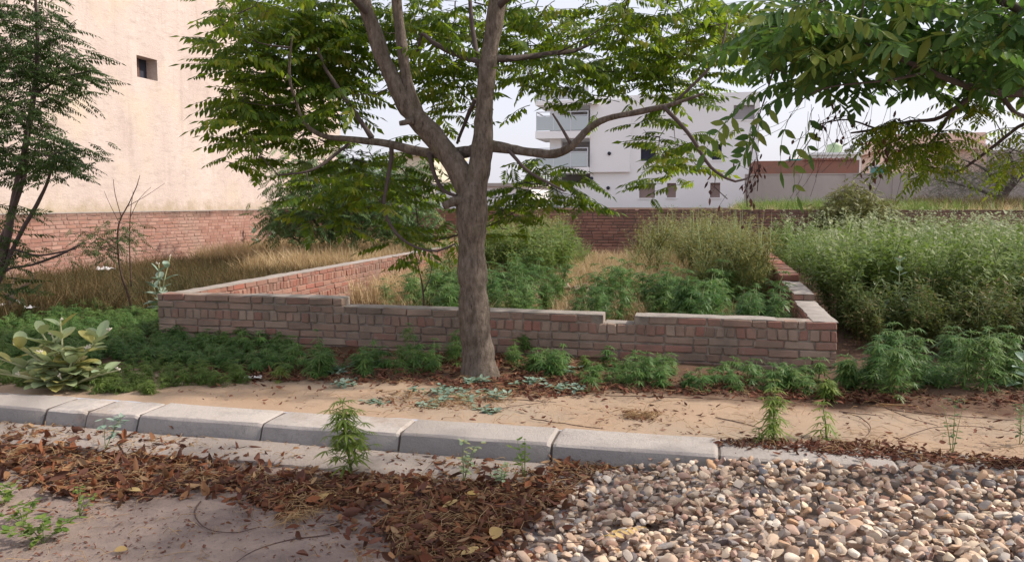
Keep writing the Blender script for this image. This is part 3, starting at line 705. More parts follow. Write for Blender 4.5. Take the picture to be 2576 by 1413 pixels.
# the balcony stack on the left
b = MB().box(xl0-.6, -.003, 3.2, 11.9, 0, ztop-.4); b.build('rear_wall', M['grey_room'], wb)
MB().box(xl0, xl0+.85, -.02, .45, 0, ztop-.4).build('column', M['white_wall'], wb, False)
xb = fac(1352, 340)[0]
for (y0, y1, name) in ((331, 349, 'balcony_slab'), (421, 436, 'balcony_slab'), (255, 266, 'roof_slab')):
    z1, z0 = fac(1420, y0)[1], fac(1420, y1)[1]
    o = MB().box(xb, -.004 if name == 'balcony_slab' else .6, -.8, 3.19, z0, z1).build(name, M['white_wall'], wb)
    r = MB(); zt_ = z1+1.35
    if name == 'roof_slab': zt_ = z1+1.2
    for zz in (zt_, zt_-.28): r.box(xb+.05, -.06, -.75, -.70, zz, zz+.06); r.box(xb+.05, xb+.10, -.69, 3.1, zz, zz+.06)
    for xx in np.linspace(xb+.08, -.1, 4): r.box(xx-.03, xx+.03, -.748, -.69, z1, zt_)
    r.build('railing', M['rail'], o)
    MB().box(xb+.08, -.09, -.735, -.720, z1+.05, zt_-.3).build('glass_panel', solid('railing_glass', (0.50, 0.57, 0.58), .15, 0, .04, 1, 0) if name == 'balcony_slab' else M['rail'], o)
MB().box(xl0-.3, -.005, -.02, 3.19, 0, fac(1420, 437)[1]-.7).build('lower_wall', M['white_wall'], wb)
hd = MB(); Vs = [(0, 0, 0)]
for (x, y) in ((1534, 386), (1497-9, 448), (1530, 472)):
    a, z = fac(x, y); hd = MB(); yy = -.31 if y < 430 and x < 1585 else -.01
    hd.tube([(a, yy, z), (a, yy-.10, z)], [.13, .13], 12).build('drain_pipe', M['dark_room'], wb, True)
MB().box(fac(1690, 300)[0], fac(1724, 300)[0], 2, 6, ztop, ztop+1.3).build('stair_tower', M['white_wall'], wb)
# far grey wall, brick shed, small house with tank, peach house
def far_box(name, label, cat, x0, x1, ytop, d, depth, mat, part='wall', z0=1.2):
    a = hang(x0, ytop, d); c = hang(x1, ytop, d); cx = (a[0]+c[0])/2
    o = thing(name, label, cat, (cx, d, 0), RZ); w = (c[0]-a[0])/2/math.cos(TH)
    MB().box(-w, w, 0, depth, z0, a[2]).build(part, M[mat], o); return o, w, a[2]
o, w, z = far_box('boundary_wall', 'long bare grey rendered wall beyond the overgrown field, right of the white building', 'wall', 1900, 2660, 437, 42, .3, 'grey_wall')
b = MB()
for k in range(7): b.box(-w+.5+k*2*w/7, -w+.86+k*2*w/7, -.04, -.002, 1.2, z+.02+.03*(k % 2))
b.build('pilaster', M['grey_wall'], o)
MB().box(-w, w, -.03, .33, z+.003, z+.06).build('coping', M['grey_wall'], o)
o, w, z = far_box('shed', 'red brick shed with a sagging roof over the grey wall beside the white building', 'shed', 1905, 2150, 403, 46, 5, 'brick_red')
b = MB()
for k in range(18): b.box(-w*.05+k*.33*w/6, -w*.05+(k+.8)*.33*w/6, -.12, 5, z+.005, z+.10+.04*(k % 2))
b.build('roof', M['brick_red'], o)
o, w, z = far_box('house', 'small white roofed house carrying the green water tank', 'house', 2035, 2160, 389, 54, 7, 'white_wall')
MB().box(-w-.15, w+.15, -.2, 7.1, z+.003, z+.16).build('parapet', M['white_wall'], o)
p = hang(2098, 390, 57); o = thing('water_tank', 'pale green plastic water tank on the white roof beyond the brick shed', 'water tank', (p[0], p[1], p[2]))
b = MB(); prof = [(1.05, 0), (1.12, .08), (1.05, .16), (1.12, .35), (1.05, .52), (1.12, .70), (1.05, .88), (1.10, 1.0), (.95, 1.18), (.4, 1.28), (.38, 1.38), (.02, 1.4)]
n = 20; Vs = [(r*math.cos(2*math.pi*k/n), r*math.sin(2*math.pi*k/n), z) for r, z in prof for k in range(n)]
b.add(Vs, [(i*n+k, i*n+(k+1) % n, (i+1)*n+(k+1) % n, (i+1)*n+k) for i in range(len(prof)-1) for k in range(n)]).build('shell', M['tank_green'], o, True); o.scale = (.48, .48, .62)
o, w, z = far_box('house', 'flat roofed peach house standing behind the thorny tree', 'house', 2235, 2466, 377, 60, 9, 'peach')
MB().box(-w-.4, w+.25, -.5, 9, z+.004, z+.30).build('roof_slab', M['peach'], o)
MB().box(-w+.2, w, .3, 8.8, z+.303, z+1.25).build('parapet', M['peach'], o)
MB().box(w*.2, w*.2+1.0, -.03, -.002, z-2.2, z-1.0).build('window', M['dark_room'], o)
o, w, z = far_box('house', 'low grey concrete house at the right behind the peach house', 'house', 2470, 2640, 384, 70, 6, 'grey_wall')
MB().box(-w-.2, w+.2, -.3, 6, z+.003, z+.25).build('roof_slab', M['grey_wall'], o)
o, w, z = far_box('shelter', 'small teal sheeted shelter seen over the grey wall left of the peach house', 'shelter', 2208, 2236, 419, 48, 2, 'teal')
MB().box(-w-.1, w+.1, -.2, 2.1, z+.003, z+.12).build('roof', M['rail'], o)
o, w, z = far_box('awning', 'teal awning sheet just above the brick shed roof', 'awning', 1985, 2030, 399, 50, 2, 'teal')
o, w, z = far_box('building', 'cream building glimpsed between the branches left of the tree trunk', 'building', 985, 1092, 392, 58, 8, 'cream_wall')
MB().box(-w-.2, w+.2, -.3, 8, z+.003, z+.3).build('roof_slab', M['cream_wall'], o)
MB().box(-.6, .6, -.05, -.003, z-2.6, z-1.2).build('window', M['dark_room'], o)
o, w, z = far_box('building', 'low grey white shed glimpsed just left of the tree trunk over the back wall', 'shed', 1092, 1330, 468, 52, 8, 'white_wall')
MB().box(-w-.2, w+.2, -.3, 8, z+.003, z+.2).build('roof_slab', M['grey_wall'], o)

# ------------------------------------------------------------------ the trees
def limb_pts(rows, Y0):
    """rows: picture x, y, width and distance offset -> points and radii"""
    o = []
    for r in rows:
        x, y, w = r[:3]; Y = Y0+(r[3] if len(r) > 3 else 0); p = hang(x, y, Y); o.append((p[0], p[1], p[2], w*1024/2576*Y/FPX/2))
    return np.array(o)
def grow(root, rows, Y0, name, mat, n=8, step=.08, wob=.03):
    q = spline(limb_pts(rows, Y0), step); k = len(q); w = np.cumsum(RNG.normal(0, 1, (k, 3)), 0); w -= np.linspace(0, 1, k)[:, None]*w[-1]; q[:, :3] += w*min(.35, .5/math.sqrt(k))*q[:, 3:4]*.55; q[:, 3] *= 1+.05*np.sin(np.arange(k)*.7+random.random()*6)+RNG.normal(0, .025, k); base = np.array(root.location)
    b = MB(); b.tube(q[:, :3]-base, q[:, 3], n, wob); b.build(name, mat, root, True); return q
def frond_set(k, *a, **kw): return [frond(*a, **kw) for _ in range(k)]
def rot_frond(az, el, roll): return Rz(az)@Ry(-el)@Rx(roll)
def foliage(root, fr, mat, sprays, per, limit, el=(-.35, .25), scale=(.75, 1.15), spread=.06, vis=None, name='leaf', azbias=None, roll=.38):
    """compound leaves fanned round each spray; the nearest in view become parts of their own"""
    base = np.array(root.location); items = []
    for p in sprays:
        a0 = random.uniform(0, 6.28); k = random.randint(*per)
        for i in range(k):
            az = a0+i*2.4+random.uniform(-.3, .3); e = random.uniform(*el)
            items.append((np.array(p)+RNG.normal(0, spread, 3), az, e, random.gauss(0, roll), random.uniform(*scale), random.randrange(len(fr))))
    items.sort(key=vis or (lambda t: t[0][1]))
    ms = [tmesh(name, f, mat, True) for f in fr]; rest = MB(); Rr = {}
    for i, (p, az, e, ro, sc, j) in enumerate(items):
        R_ = rot_frond(az, e, ro)
        if i < limit:
            o = link(name, ms[j], root, None, p-base, Matrix(R_.tolist()).to_euler(), (sc,)*3)
        else:
            Rr.setdefault(j, ([], []))[0].append(R_*sc); Rr[j][1].append(p-base)
    for j, (Ms, ls) in Rr.items(): rest.many(fr[j], Ms, ls)
    if rest.V: rest.build('foliage', mat, root, True, 'stuff')
def twigs_to(root, sprays, limbs, mat, maxd=1.3, r0=.007):
    base = np.array(root.location); L_ = np.concatenate([q[:, :3] for q in limbs]); b = MB(); done = list(L_)
    for p in sprays:
        p = np.array(p); A = np.array(done); d = np.linalg.norm(A-p, axis=1)+0.25*np.maximum(0, A[:, 2]-p[2]); i = int(np.argmin(d))
        if d[i] > maxd: continue
        q = A[i]; m = (p+q)/2+np.array([random.uniform(-.05, .05), random.uniform(-.05, .05), -.08*d[i]])
        c = spline(np.array([[*(q-base), 0], [*(m-base), 0], [*(p-base), 0]]), .12)[:, :3]
        b.tube(c, np.linspace(r0*(.6+.8*min(1, d[i])), r0*.35, len(c)), 4); done += [m, p]
    if b.V: b.build('twig', mat, root, True, 'stuff')
def in_view(margin=40):
    def f(t):
        p = t[0]; d = np.array([p[0], p[1], p[2]-EYE]); zc = d[1]*_c-d[2]*_s; yc = d[1]*_s+d[2]*_c
        if zc < .2: return 1e6
        x = 512+FPX*d[0]/zc; y = 280.5-FPX*yc/zc
        return zc+(0 if -margin < x < 1024+margin and -margin < y < 561+margin else 1e4)
    return f
def blob(cx, cy, rx, ry, n, Y0, dY=1.2, clear=None):
    o = []
    while len(o) < n:
        a, b_ = random.uniform(-1, 1), random.uniform(-1, 1)
        if a*a+b_*b_ >= 1: continue
        x, y = cx+a*rx, cy+b_*ry; d = random.uniform(-dY, dY)
        if clear is not None:                       # sprays beside the main limbs grow behind them
            d = random.uniform(-.15*dY, 1.35*dY)
            if np.min(np.hypot(clear[:, 0]-x, clear[:, 1]-y)) < 110: d = random.uniform(.55, 1.5)*dY
        o.append(np.array(hang(x, y, Y0+d)))
    return o

# the tree in front of the wall
TB = spot(1207, 946, .12); TY = TB[1]
mt = thing('broadleaf_tree', 'grey trunked tree forking in two right in front of the low brick wall', 'tree', TB)
trunk = [(1209, 968, 132), (1208, 953, 112), (1207, 938, 97), (1206, 915, 88), (1203, 860, 82), (1198, 760, 76), (1193, 680, 72), (1190, 600, 70), (1189, 540, 76), (1191, 500, 80), (1200, 460, 60), (1210, 410, 55), (1215, 370, 58), (1217, 320, 46), (1223, 240, 44), (1232, 150, 42), (1245, 70, 42), (1257, 0, 42), (1272, -150, 34), (1288, -350, 24), (1300, -600, 10)]
limbs = [grow(mt, trunk, TY, 'trunk', M['bark'], 18, .045, .022)]
L2 = [[(1186, 520, 56), (1172, 465, 60), (1145, 410, 58), (1100, 350, 56), (1050, 297, 54), (1022, 262, 48), (1000, 215, 42), (968, 150, 40), (940, 65, 37), (918, 0, 35), (888, -150, 28, .2), (850, -350, 14, .4)],
      [(1050, 292, 40), (1032, 240, 34), (1020, 170, 28), (1007, 80, 27), (1000, 0, 25), (994, -150, 20, -.2), (985, -340, 10, -.4)],
      [(1205, 372, 32), (1160, 384, 28, .12), (1110, 388, 26, .2), (1050, 380, 24, .25), (980, 362, 21, .3), (890, 352, 16, .35), (815, 343, 13, .4), (768, 312, 10, .4), (745, 255, 7, .4), (728, 190, 7, .3), (735, 90, 4, .2)],
      [(1232, 366, 32), (1275, 372, 26), (1340, 383, 23, -.1), (1398, 385, 22, -.2), (1440, 365, 20, -.3), (1482, 322, 18, -.3), (1528, 297, 15, -.4), (1610, 280, 15, -.5), (1690, 262, 11, -.6), (1770, 235, 6, -.7)]]
for r in L2: limbs.append(grow(mt, r, TY, 'limb', M['bark'], 10, .05, .03))
L3 = [[(985, 365, 13, .3), (984, 400, 12, .3), (972, 465, 10, .2), (966, 530, 9, .1), (1000, 590, 8, 0), (1050, 622, 6, -.1), (1100, 630, 6, -.1), (1145, 612, 4, -.1)],
      [(1080, 386, 15, .2), (1092, 440, 12, .1), (1115, 478, 9, .1), (1148, 492, 8, 0)], [(935, 345, 16, .3), (905, 300, 12, .4), (850, 220, 10, .5), (815, 165, 8, .6), (800, 120, 5, .6)],
      [(880, 360, 9, .4), (790, 425, 7, .2), (700, 440, 4, .1)], [(1670, 268, 12, -.6), (1730, 332, 10, -.6), (1775, 402, 9, -.6), (1803, 432, 8, -.6), (1850, 456, 6, -.6), (1895, 440, 4, -.6)],
      [(1228, 148, 17), (1290, 145, 16, .2), (1400, 134, 13, .4), (1470, 118, 9, .6), (1560, 60, 6, .8)], [(1222, 160, 14), (1150, 138, 14, .2), (1085, 106, 12, .4), (1062, 85, 9, .5), (1050, 130, 7, .5)],
      [(1205, 165, 16, .05), (1195, 110, 13, .2), (1185, 40, 11, .3), (1175, -120, 8, .5)], [(1250, 20, 20), (1310, -30, 16, -.4), (1420, -120, 12, -.8), (1560, -200, 6, -1.2)], [(930, 40, 18), (850, -40, 14, -.4), (740, -110, 9, -.7), (640, -160, 5, -1)],
      [(1195, 250, 12, .1), (1165, 320, 9, .3), (1150, 360, 7, .4)], [(1700, 255, 8, -.6), (1800, 150, 7, -.6), (1830, 60, 5, -.5)], [(1440, 368, 10, -.3), (1418, 330, 7, -.3), (1390, 285, 5, -.3)],
      [(1275, 372, 10), (1330, 430, 8, -.3), (1420, 480, 5, -.5)]]
for r in L3: limbs.append(grow(mt, r, TY, 'branch', M['bark_dark'], 7, .06, .04))
grow(mt, [(1168, 505, 34, -.05), (1140, 508, 26, -.08), (1118, 516, 20, -.1)], TY, 'cut_stub', M['bark'], 9, .02, .06)
grow(mt, [(1040, 305, 20, -.08), (1018, 309, 14, -.1), (1005, 310, 12, -.1)], TY, 'cut_stub', M['bark'], 8, .02, .05)
CLR = np.concatenate([spline(np.array([(x[0], x[1], 0) for x in rows_]), 20)[:, :2] for rows_ in [trunk]+L2])
SP = []
for a in [(640, 50, 100, 80, 16), (600, 130, 60, 30, 3), (720, 130, 150, 120, 34), (660, 270, 110, 60, 14), (700, 345, 120, 45, 11), (640, 395, 60, 20, 4), (850, 60, 130, 80, 24), (830, 180, 90, 60, 12), (850, 260, 50, 40, 6), (1090, 40, 130, 70, 20), (1110, 170, 90, 60, 12), (1120, 270, 60, 55, 8),
          (900, 420, 160, 40, 12), (1010, 450, 110, 45, 9), (860, 500, 120, 50, 6), (1060, 590, 90, 30, 6), (1350, 50, 100, 80, 16), (1400, 180, 120, 50, 13), (1500, 225, 110, 25, 4), (1620, 110, 150, 110, 30), (1760, 60, 130, 90, 20), (1700, 230, 80, 45, 8), (1340, 430, 90, 40, 8), (1310, 510, 80, 50, 7),
          (1430, 500, 50, 10, 3), (1720, 390, 80, 35, 7), (1660, 320, 50, 20, 3), (1680, 420, 40, 25, 3), (1260, 580, 30, 30, 2), (980, 120, 60, 60, 4), (1240, 90, 40, 60, 3)]:
    SP += blob(*a[:4], max(2, int(a[4]*(1.3 if a[0] < 900 else 1.1))), TY, 1.3, CLR)
OUT = []
for a in [(800, -170, 330, 110, 16), (1250, -190, 350, 120, 16), (1650, -150, 260, 110, 12), (1150, -420, 380, 130, 10)]: OUT += blob(*a, TY, 2.0)
twigs_to(mt, SP+OUT, limbs, M['bark_dark'])
FR = frond_set(9, .48, 8, .112, .049, .32, 1, .5)
foliage(mt, FR, M['leaf_main'], SP+OUT, (3, 5), 300, (-.30, .30), (.6, 1.15), .10, in_view())

# the tree at the right edge, its trunk beyond the frame
RB = np.array([4.15, 4.75, .12])
rt = thing('broadleaf_tree', 'nearer broad leaved tree reaching in from the right edge above the stones', 'tree', Vector(RB))
b = MB(); q = spline([(4.15, 4.75, .08, .16), (4.13, 4.76, .8, .13), (4.08, 4.74, 1.6, .115), (4.05, 4.7, 2.3, .10), (3.95, 4.7, 3.0, .08), (3.9, 4.75, 4.0, .05), (3.85, 4.8, 5.0, .02)], .1)
b.tube(q[:, :3]-RB, q[:, 3], 14, .02); b.build('trunk', M['bark'], rt, True); limbs = [q]
RY = 4.3
for r in [[(2800, 190, 44, .4), (2680, 222, 34, .2), (2576, 232, 26), (2500, 234, 22), (2430, 215, 18, -.1), (2340, 180, 14, -.2), (2200, 120, 10, -.2), (2050, 60, 7, -.1)],
          [(2460, 228, 14), (2400, 272, 11), (2350, 300, 10, .1), (2290, 304, 7, .1), (2200, 325, 7, .2), (2140, 334, 4, .2)], [(2520, 240, 12), (2555, 285, 11), (2600, 300, 10, .1), (2560, 320, 9, .2), (2470, 390, 8, .3), (2400, 434, 6, .4), (2330, 428, 4, .4)],
          [(2390, 280, 7), (2370, 320, 6, .1), (2330, 370, 4, .1)], [(2200, 322, 5, .2), (2130, 300, 4, .2), (2060, 312, 3, .2)], [(2290, 304, 6, .1), (2275, 340, 6, .1), (2300, 366, 4, .1)],
          [(2050, 60, 6, -.1), (1960, 150, 5, 0), (1930, 230, 4, 0), (1900, 330, 3, .1), (1880, 470, 3, .1)], [(2340, 180, 8, -.2), (2240, 200, 6, -.3), (2080, 220, 4, -.2), (2000, 260, 3, -.1)], [(2700, 100, 30, .3), (2560, 20, 22), (2400, -40, 14), (2200, -80, 8)]]:
    limbs.append(grow(rt, r, RY, 'branch', M['bark_dark'], 8, .04, .04))
SP = []
for a in [(1960, 40, 80, 60, 6), (2060, 70, 110, 80, 8), (2190, 60, 110, 80, 7), (2310, 80, 110, 80, 8), (2430, 70, 110, 80, 7), (2540, 90, 70, 80, 7), (2130, 150, 80, 30, 4), (2290, 170, 60, 25, 3), (1990, 150, 70, 40, 4), (2420, 150, 90, 30, 4), (2560, 20, 60, 50, 6), (2530, 170, 40, 20, 2)]:
    SP += blob(*a, RY, .55)
FRN = frond_set(8, .42, 6, .112, .046, .35, 2, .38)
OUT = []
for a in [(2300, -130, 380, 90, 26), (2740, 60, 120, 160, 12), (2650, -330, 260, 120, 14)]: OUT += blob(*a, RY+.2, 1.2)
OUT = [p for p in OUT if p[1] > 3.0]
twigs_to(rt, SP+OUT, limbs, M['bark_dark'], 1.0, .005)
foliage(rt, FRN, M['leaf_near'], SP+OUT, (3, 5), 300, (-.42, .18), (.6, 1.05), .05, in_view())
# thin hanging fronds of the near tree in front of the white building and over the houses
lowr = [hang(*a) for a in [(1865, 270, 4.1), (1890, 320, 4.3), (1960, 240, 4.0), (1990, 285, 4.25), (2020, 330, 4.1), (1930, 255, 4.2), (2045, 270, 4.3)]]
R2 = MB(); nn = frond(.34, 5, .105, .042, .3, 2, .4)
for p in lowr:
    link('leaf', tmesh('leaf', frond(random.uniform(.2, .34), random.randint(3, 5), .088, .036, .6, 2, .3), M['leaf_near'], True), rt, None, np.array(p)-RB, Matrix(rot_frond(random.uniform(1.2, 5), random.uniform(-1.15, -.6), random.uniform(-1.1, 1.1)).tolist()).to_euler())
SM = frond_set(4, .22, 8, .045, .016, .6, 1, .4); low = []
for a in [(2300, 390, 70, 40, 10), (2370, 350, 60, 30, 6), (2220, 330, 30, 20, 3), (2280, 300, 60, 25, 6), (2460, 260, 50, 25, 4), (2560, 400, 40, 30, 4), (2560, 330, 30, 20, 2)]: low += blob(*a, RY+.2, .25)
twigs_to(rt, low, limbs, M['bark_dark'], .6, .004)
bs = MB(); base = RB
for p in low:
    a0 = random.uniform(0, 6)
    for i in range(4): bs.put(random.choice(SM), rot_frond(a0+i*1.9, random.uniform(-.45, .2), random.gauss(0, .3))*random.uniform(.8, 1.2), p-base)
bs.build('fine_foliage', M['leaf_main'], rt, True, 'stuff')
# dead hanging twigs with withered leaves
b = MB(); w = MB()
def curl(b, p, L_, wd):
    d = nrm([random.uniform(-.5, .5), random.uniform(-.5, .5), -1]); s_ = nrm(np.cross(d, [random.random(), random.random(), .3]))
    leaflet(b, p, d, s_, nrm(np.cross(s_, d)), L_, wd, 2, random.uniform(-.5, .6), .55)
for (x0, y0, x1, y1, k) in [(1900, 400, 1880, 520, 22), (1890, 330, 1905, 480, 10), (2210, 330, 2235, 390, 8), (2250, 300, 2200, 420, 14), (2130, 290, 2060, 330, 9), (2100, 260, 2120, 340, 7), (2060, 300, 1990, 420, 5), (1800, 440, 1830, 500, 6), (2190, 300, 2180, 345, 8), (2250, 350, 2160, 440, 9)]:
    A = np.array(hang(x0, y0, RY+.1))-RB; B = np.array(hang(x1, y1, RY+.1))-RB
    m = (A+B)/2+np.array([random.uniform(-.05, .05), 0, random.uniform(-.04, .04)])
    c = spline(np.array([[*A, 0], [*m, 0], [*B, 0]]), .05)[:, :3]; b.tube(c, [.0025]*len(c), 4)
    for i in range(k):
        t = c[random.randrange(len(c))]+RNG.normal(0, .012, 3); e = t+RNG.normal(0, .035, 3)-np.array([0, 0, .02]); b.tube([t, e], [.0012, .0008], 3); curl(w, e, random.uniform(.02, .045), random.uniform(.008, .018))
for i in range(26):
    A = np.array(hang(random.uniform(2000, 2250), random.uniform(215, 320), RY+random.uniform(-.2, .3)))-RB; B = A+np.array([random.uniform(-.25, .05), random.uniform(-.1, .1), random.uniform(-.45, -.1)])
    c = spline(np.array([[*A, 0], [*((A+B)/2+np.array([.04, 0, -.03])), 0], [*B, 0]]), .06)[:, :3]; b.tube(c, [.0012]*len(c), 3)
b.build('dead_twig', M['bark_dark'], rt, True, 'stuff'); w.build('withered_leaf', islandmat('withered_leaf', ((0, (.05, .03, .03)), (.5, (.09, .045, .035)), (1, (.14, .06, .04)))), rt, True, 'stuff')

# slim fine leaved trees at the left edge
def small_tree(name, label, Y0, stems, blobs, fr, mat, per, barkm, limit=220, dY=.8, sc=(.7, 1.15), group=None, bn=6, el=(-.5, .3), zb=.12, spread=.07, own=True):
    p0 = limb_pts(stems[0][:1], Y0)[0]; base = Vector((p0[0], p0[1], p0[2])); t = thing(name, label, 'tree' if name.endswith('tree') else 'shrub', base)
    if group: t['group'] = group
    lm = [grow(t, r, Y0, 'trunk' if i == 0 else 'stem', barkm, bn, .08, .03) for i, r in enumerate(stems)]
    sp = []
    for a in blobs: sp += blob(*a, Y0, dY)
    twigs_to(t, sp, lm, barkm, 1.6, .006)
    foliage(t, fr, mat, sp, per, limit if own else 0, el, sc, spread, in_view())
    return t
FN = frond_set(6, .32, 10, .058, .022, .35, 1, .3)
small_tree('fine_leaved_tree', 'slim dark fine leaved tree with several thin stems at the left edge', 8.6,
    [[(-95, 905, 26), (-60, 800, 24), (0, 660, 20), (30, 520, 18), (62, 370, 15), (85, 240, 12), (95, 120, 9), (90, 0, 7), (80, -200, 4)],
     [(-80, 860, 18), (-10, 720, 13), (45, 600, 11), (100, 500, 9), (125, 440, 7), (140, 380, 5)], [(-60, 800, 16), (-15, 640, 12), (20, 560, 10), (60, 450, 9), (70, 380, 6)],
     [(-70, 830, 12), (0, 690, 8), (80, 665, 7), (150, 640, 6), (200, 615, 4)], [(-70, 830, 10), (0, 640, 7), (100, 642, 6), (190, 625, 4)], [(85, 240, 8), (150, 200, 6), (240, 175, 4)], [(70, 330, 8), (20, 260, 6), (-40, 200, 4)]],
    [(60, 60, 110, 70, 24), (20, 160, 90, 60, 18), (130, 140, 110, 55, 20), (200, 190, 75, 35, 11), (60, 250, 110, 45, 14), (130, 235, 60, 30, 6), (40, 330, 60, 30, 6), (100, 400, 100, 45, 22), (170, 385, 60, 25, 7), (30, 420, 50, 35, 7), (-80, 250, 90, 250, 30), (40, -120, 160, 110, 24), (15, 560, 30, 40, 5), (30, 655, 60, 25, 5), (10, 700, 40, 30, 4)],
    FN, M['leaf_neem'], (4, 7), M['bark_dark'], 300, .8, el=(-.3, .16), spread=.10)
t2 = small_tree('sapling', 'spindly sapling with bare upper twigs in front of the pale red wall at the left', 11.0,
    [[(335, 800, 5.0), (322, 740, 5.0), (305, 690, 5.0), (296, 620, 4.4), (300, 560, 3.9), (325, 510, 2.8), (345, 465, 2.2), (352, 440, 1.1)], [(330, 720, 3.3), (326, 620, 2.8), (328, 540, 2.2), (335, 480, 1.1)], [(305, 545, 2.2), (290, 490, 1.7), (285, 450, 1.1)], [(318, 520, 1.7), (370, 490, 1.1), (415, 460, 0.8)], [(300, 560, 1.7), (275, 510, 1.1), (262, 480, 0.8)], [(328, 545, 1.7), (350, 500, 1.1), (380, 470, 0.8)],
     [(298, 640, 2.2), (250, 620, 1.7), (200, 605, 1.1)], [(298, 630, 2.2), (230, 585, 1.7), (170, 590, 1.1)]],
    [(215, 590, 60, 22, 9), (260, 610, 50, 30, 9), (320, 600, 35, 30, 7), (230, 640, 50, 20, 6), (290, 570, 45, 18, 5), (170, 640, 20, 12, 2)], frond_set(4, .26, 8, .048, .016, .4, 1, .3), M['leaf_neem'], (3, 4), M['twig'], 120, .25, spread=.05)
t2['category'] = 'sapling'
# the dense green tree by the corner of the beige building
FB = frond_set(4, .42, 8, .10, .034, .6, 0, .5)
small_tree('bushy_tree', 'dense bushy green tree against the far end of the beige building', 19.2,
    [[(830, 668, 14), (832, 560, 13), (850, 480, 10), (870, 420, 7)], [(836, 620, 9), (780, 540, 7), (730, 480, 5)], [(836, 600, 9), (920, 530, 7), (1000, 480, 5)], [(800, 640, 6), (730, 590, 4), (700, 560, 3)]],
    [(860, 450, 150, 60, 60), (800, 500, 110, 70, 50), (930, 500, 140, 70, 60), (740, 520, 60, 60, 16), (860, 570, 170, 35, 46), (1020, 530, 90, 60, 30), (690, 545, 60, 25, 9), (780, 420, 100, 35, 20), (980, 430, 90, 40, 18), (1060, 570, 60, 30, 10)],
    FB, M['leaf_bush'], (5, 7), M['bark_dark'], 150, 1.2, (.7, 1.2), spread=.18)
small_tree('olive_shrub', 'olive green shrub growing over the back wall behind the tall weeds at the right', 20.6,
    [[(2140, 680, 9), (2142, 560, 8), (2150, 500, 5), (2155, 470, 3)], [(2140, 590, 5), (2100, 540, 4), (2080, 510, 2)], [(2142, 580, 5), (2190, 540, 4), (2215, 515, 2)]],
    [(2145, 500, 55, 25, 46), (2150, 535, 95, 28, 90), (2090, 545, 40, 16, 20), (2210, 530, 40, 22, 20), (2145, 475, 30, 12, 12)], frond_set(4, .26, 6, .075, .034, .4, 0, .3), M['leaf_pale'], (4, 6), M['twig'], 0, .7, spread=.12, own=False)
FG = frond_set(4, .40, 10, .05, .015, .4, 0, .2)
small_tree('thorn_tree', 'grey spreading thorn tree with a leaning trunk before the grey wall at the right', 34.0,
    [[(2515, 545, 24), (2520, 500, 22), (2540, 470, 19), (2570, 440, 14), (2610, 410, 8)], [(2525, 492, 14), (2500, 450, 11), (2470, 420, 7), (2420, 400, 4)], [(2520, 500, 10), (2470, 480, 8), (2400, 460, 5), (2350, 450, 3)], [(2545, 465, 12), (2550, 420, 8), (2540, 380, 5)]],
    [(2430, 440, 85, 40, 75), (2500, 420, 90, 45, 90), (2560, 400, 70, 50, 70), (2380, 470, 65, 28, 45), (2470, 480, 90, 22, 40), (2590, 460, 60, 50, 40), (2560, 370, 40, 14, 12)], FG, M['leaf_grey'], (4, 6), M['bark_dark'], 0, 2.0, (.8, 1.4), spread=.35, own=False)
FD = frond_set(3, 1.0, 5, .5, .25, .4, 0, .3)
for i, (x, y, w_, h_, lb) in enumerate([(2165, 405, 25, 22, 'far hazy round tree standing between the brick shed and the teal shelter'), (2212, 405, 22, 20, 'far hazy tree directly behind the teal shelter')]):
    t = small_tree('far_tree', lb, 80, [[(x, 470, 6), (x, 430, 5), (x, 400, 3)]], [(x, y, w_, h_, 26)], FD, M['leaf_grey'], (4, 5), M['bark_dark'], 0, 1.5, spread=.5, own=False, group='far trees behind the grey wall')

# ------------------------------------------------------------------ grasses and field weeds
def patch(name, tmpls, poly, n, z, mat, label, cat, hs=(.7, 1.2), tilt=.15, zf=None, extra=None, pts=None):
    pts = spots(poly, n, z) if pts is None else pts
    b = MB(); idx = RNG.integers(0, len(tmpls), len(pts))
    for j, t in enumerate(tmpls):
        k = idx == j; b.many(t, randrots(int(k.sum()), tilt, *hs), pts[k])
    o = b.build(name, mat, None, True, 'stuff'); tag(o, label, cat); return o
G1 = [tuft_tmpl(26, .42, .16, .0045, .7) for _ in range(5)]; G2 = [tuft_tmpl(22, .36, .2, .004, .9) for _ in range(5)]
def area(n, u0, u1, v0, v1, z=.12):
    u = RNG.uniform(u0, u1, n); v = RNG.uniform(v0, v1, n); return np.array([tuple(P(a, b_, z)) for a, b_ in zip(u, v)])
patch('dry_grass', G1, None, 0, .12, M['gold_grass'], 'golden dry grass between the long side wall and the beige building', 'dry grass', (1.0, 1.8), .3, pts=np.concatenate([area(2600, -12.9, -7.55, 8.6, 13.6), area(420, -10.5, -7.55, 6.4, 8.6)]))
patch('brown_grass', G2, None, 0, .12, M['brown_grass'], 'brown and green tangled grass left of the low brick wall', 'grass', (.6, 1.4), .45, pts=np.concatenate([area(3200, -13.6, -7.55, 1.6, 8.9), area(500, -13.7, -10, -1, 3)]))
patch('dry_grass', G1, None, 0, .12, M['gold_grass'], 'pale dry grass inside the plot in front of the back wall', 'dry grass', (.9, 1.4), .2, pts=np.concatenate([area(1300, -4.9, -.6, 5.2, 11.5), area(500, -6.6, -5.4, 3.5, 13)]))
patch('dry_grass', G1, None, 0, .12, M['gold_grass'], 'dry grass on the raised field before the grey wall', 'dry grass', (.6, 1.2), .35, pts=area(1200, 0, 16, 14.6, 34, 1.3))
patch('green_grass', G2, None, 0, .12, M['weed'], 'green grass clumps among the dry grass on the raised field', 'grass', (.9, 1.8), .3, pts=np.concatenate([area(420, 0, 6, 16, 30, 1.3), area(520, 0, 16, 15, 34, 1.3)]))
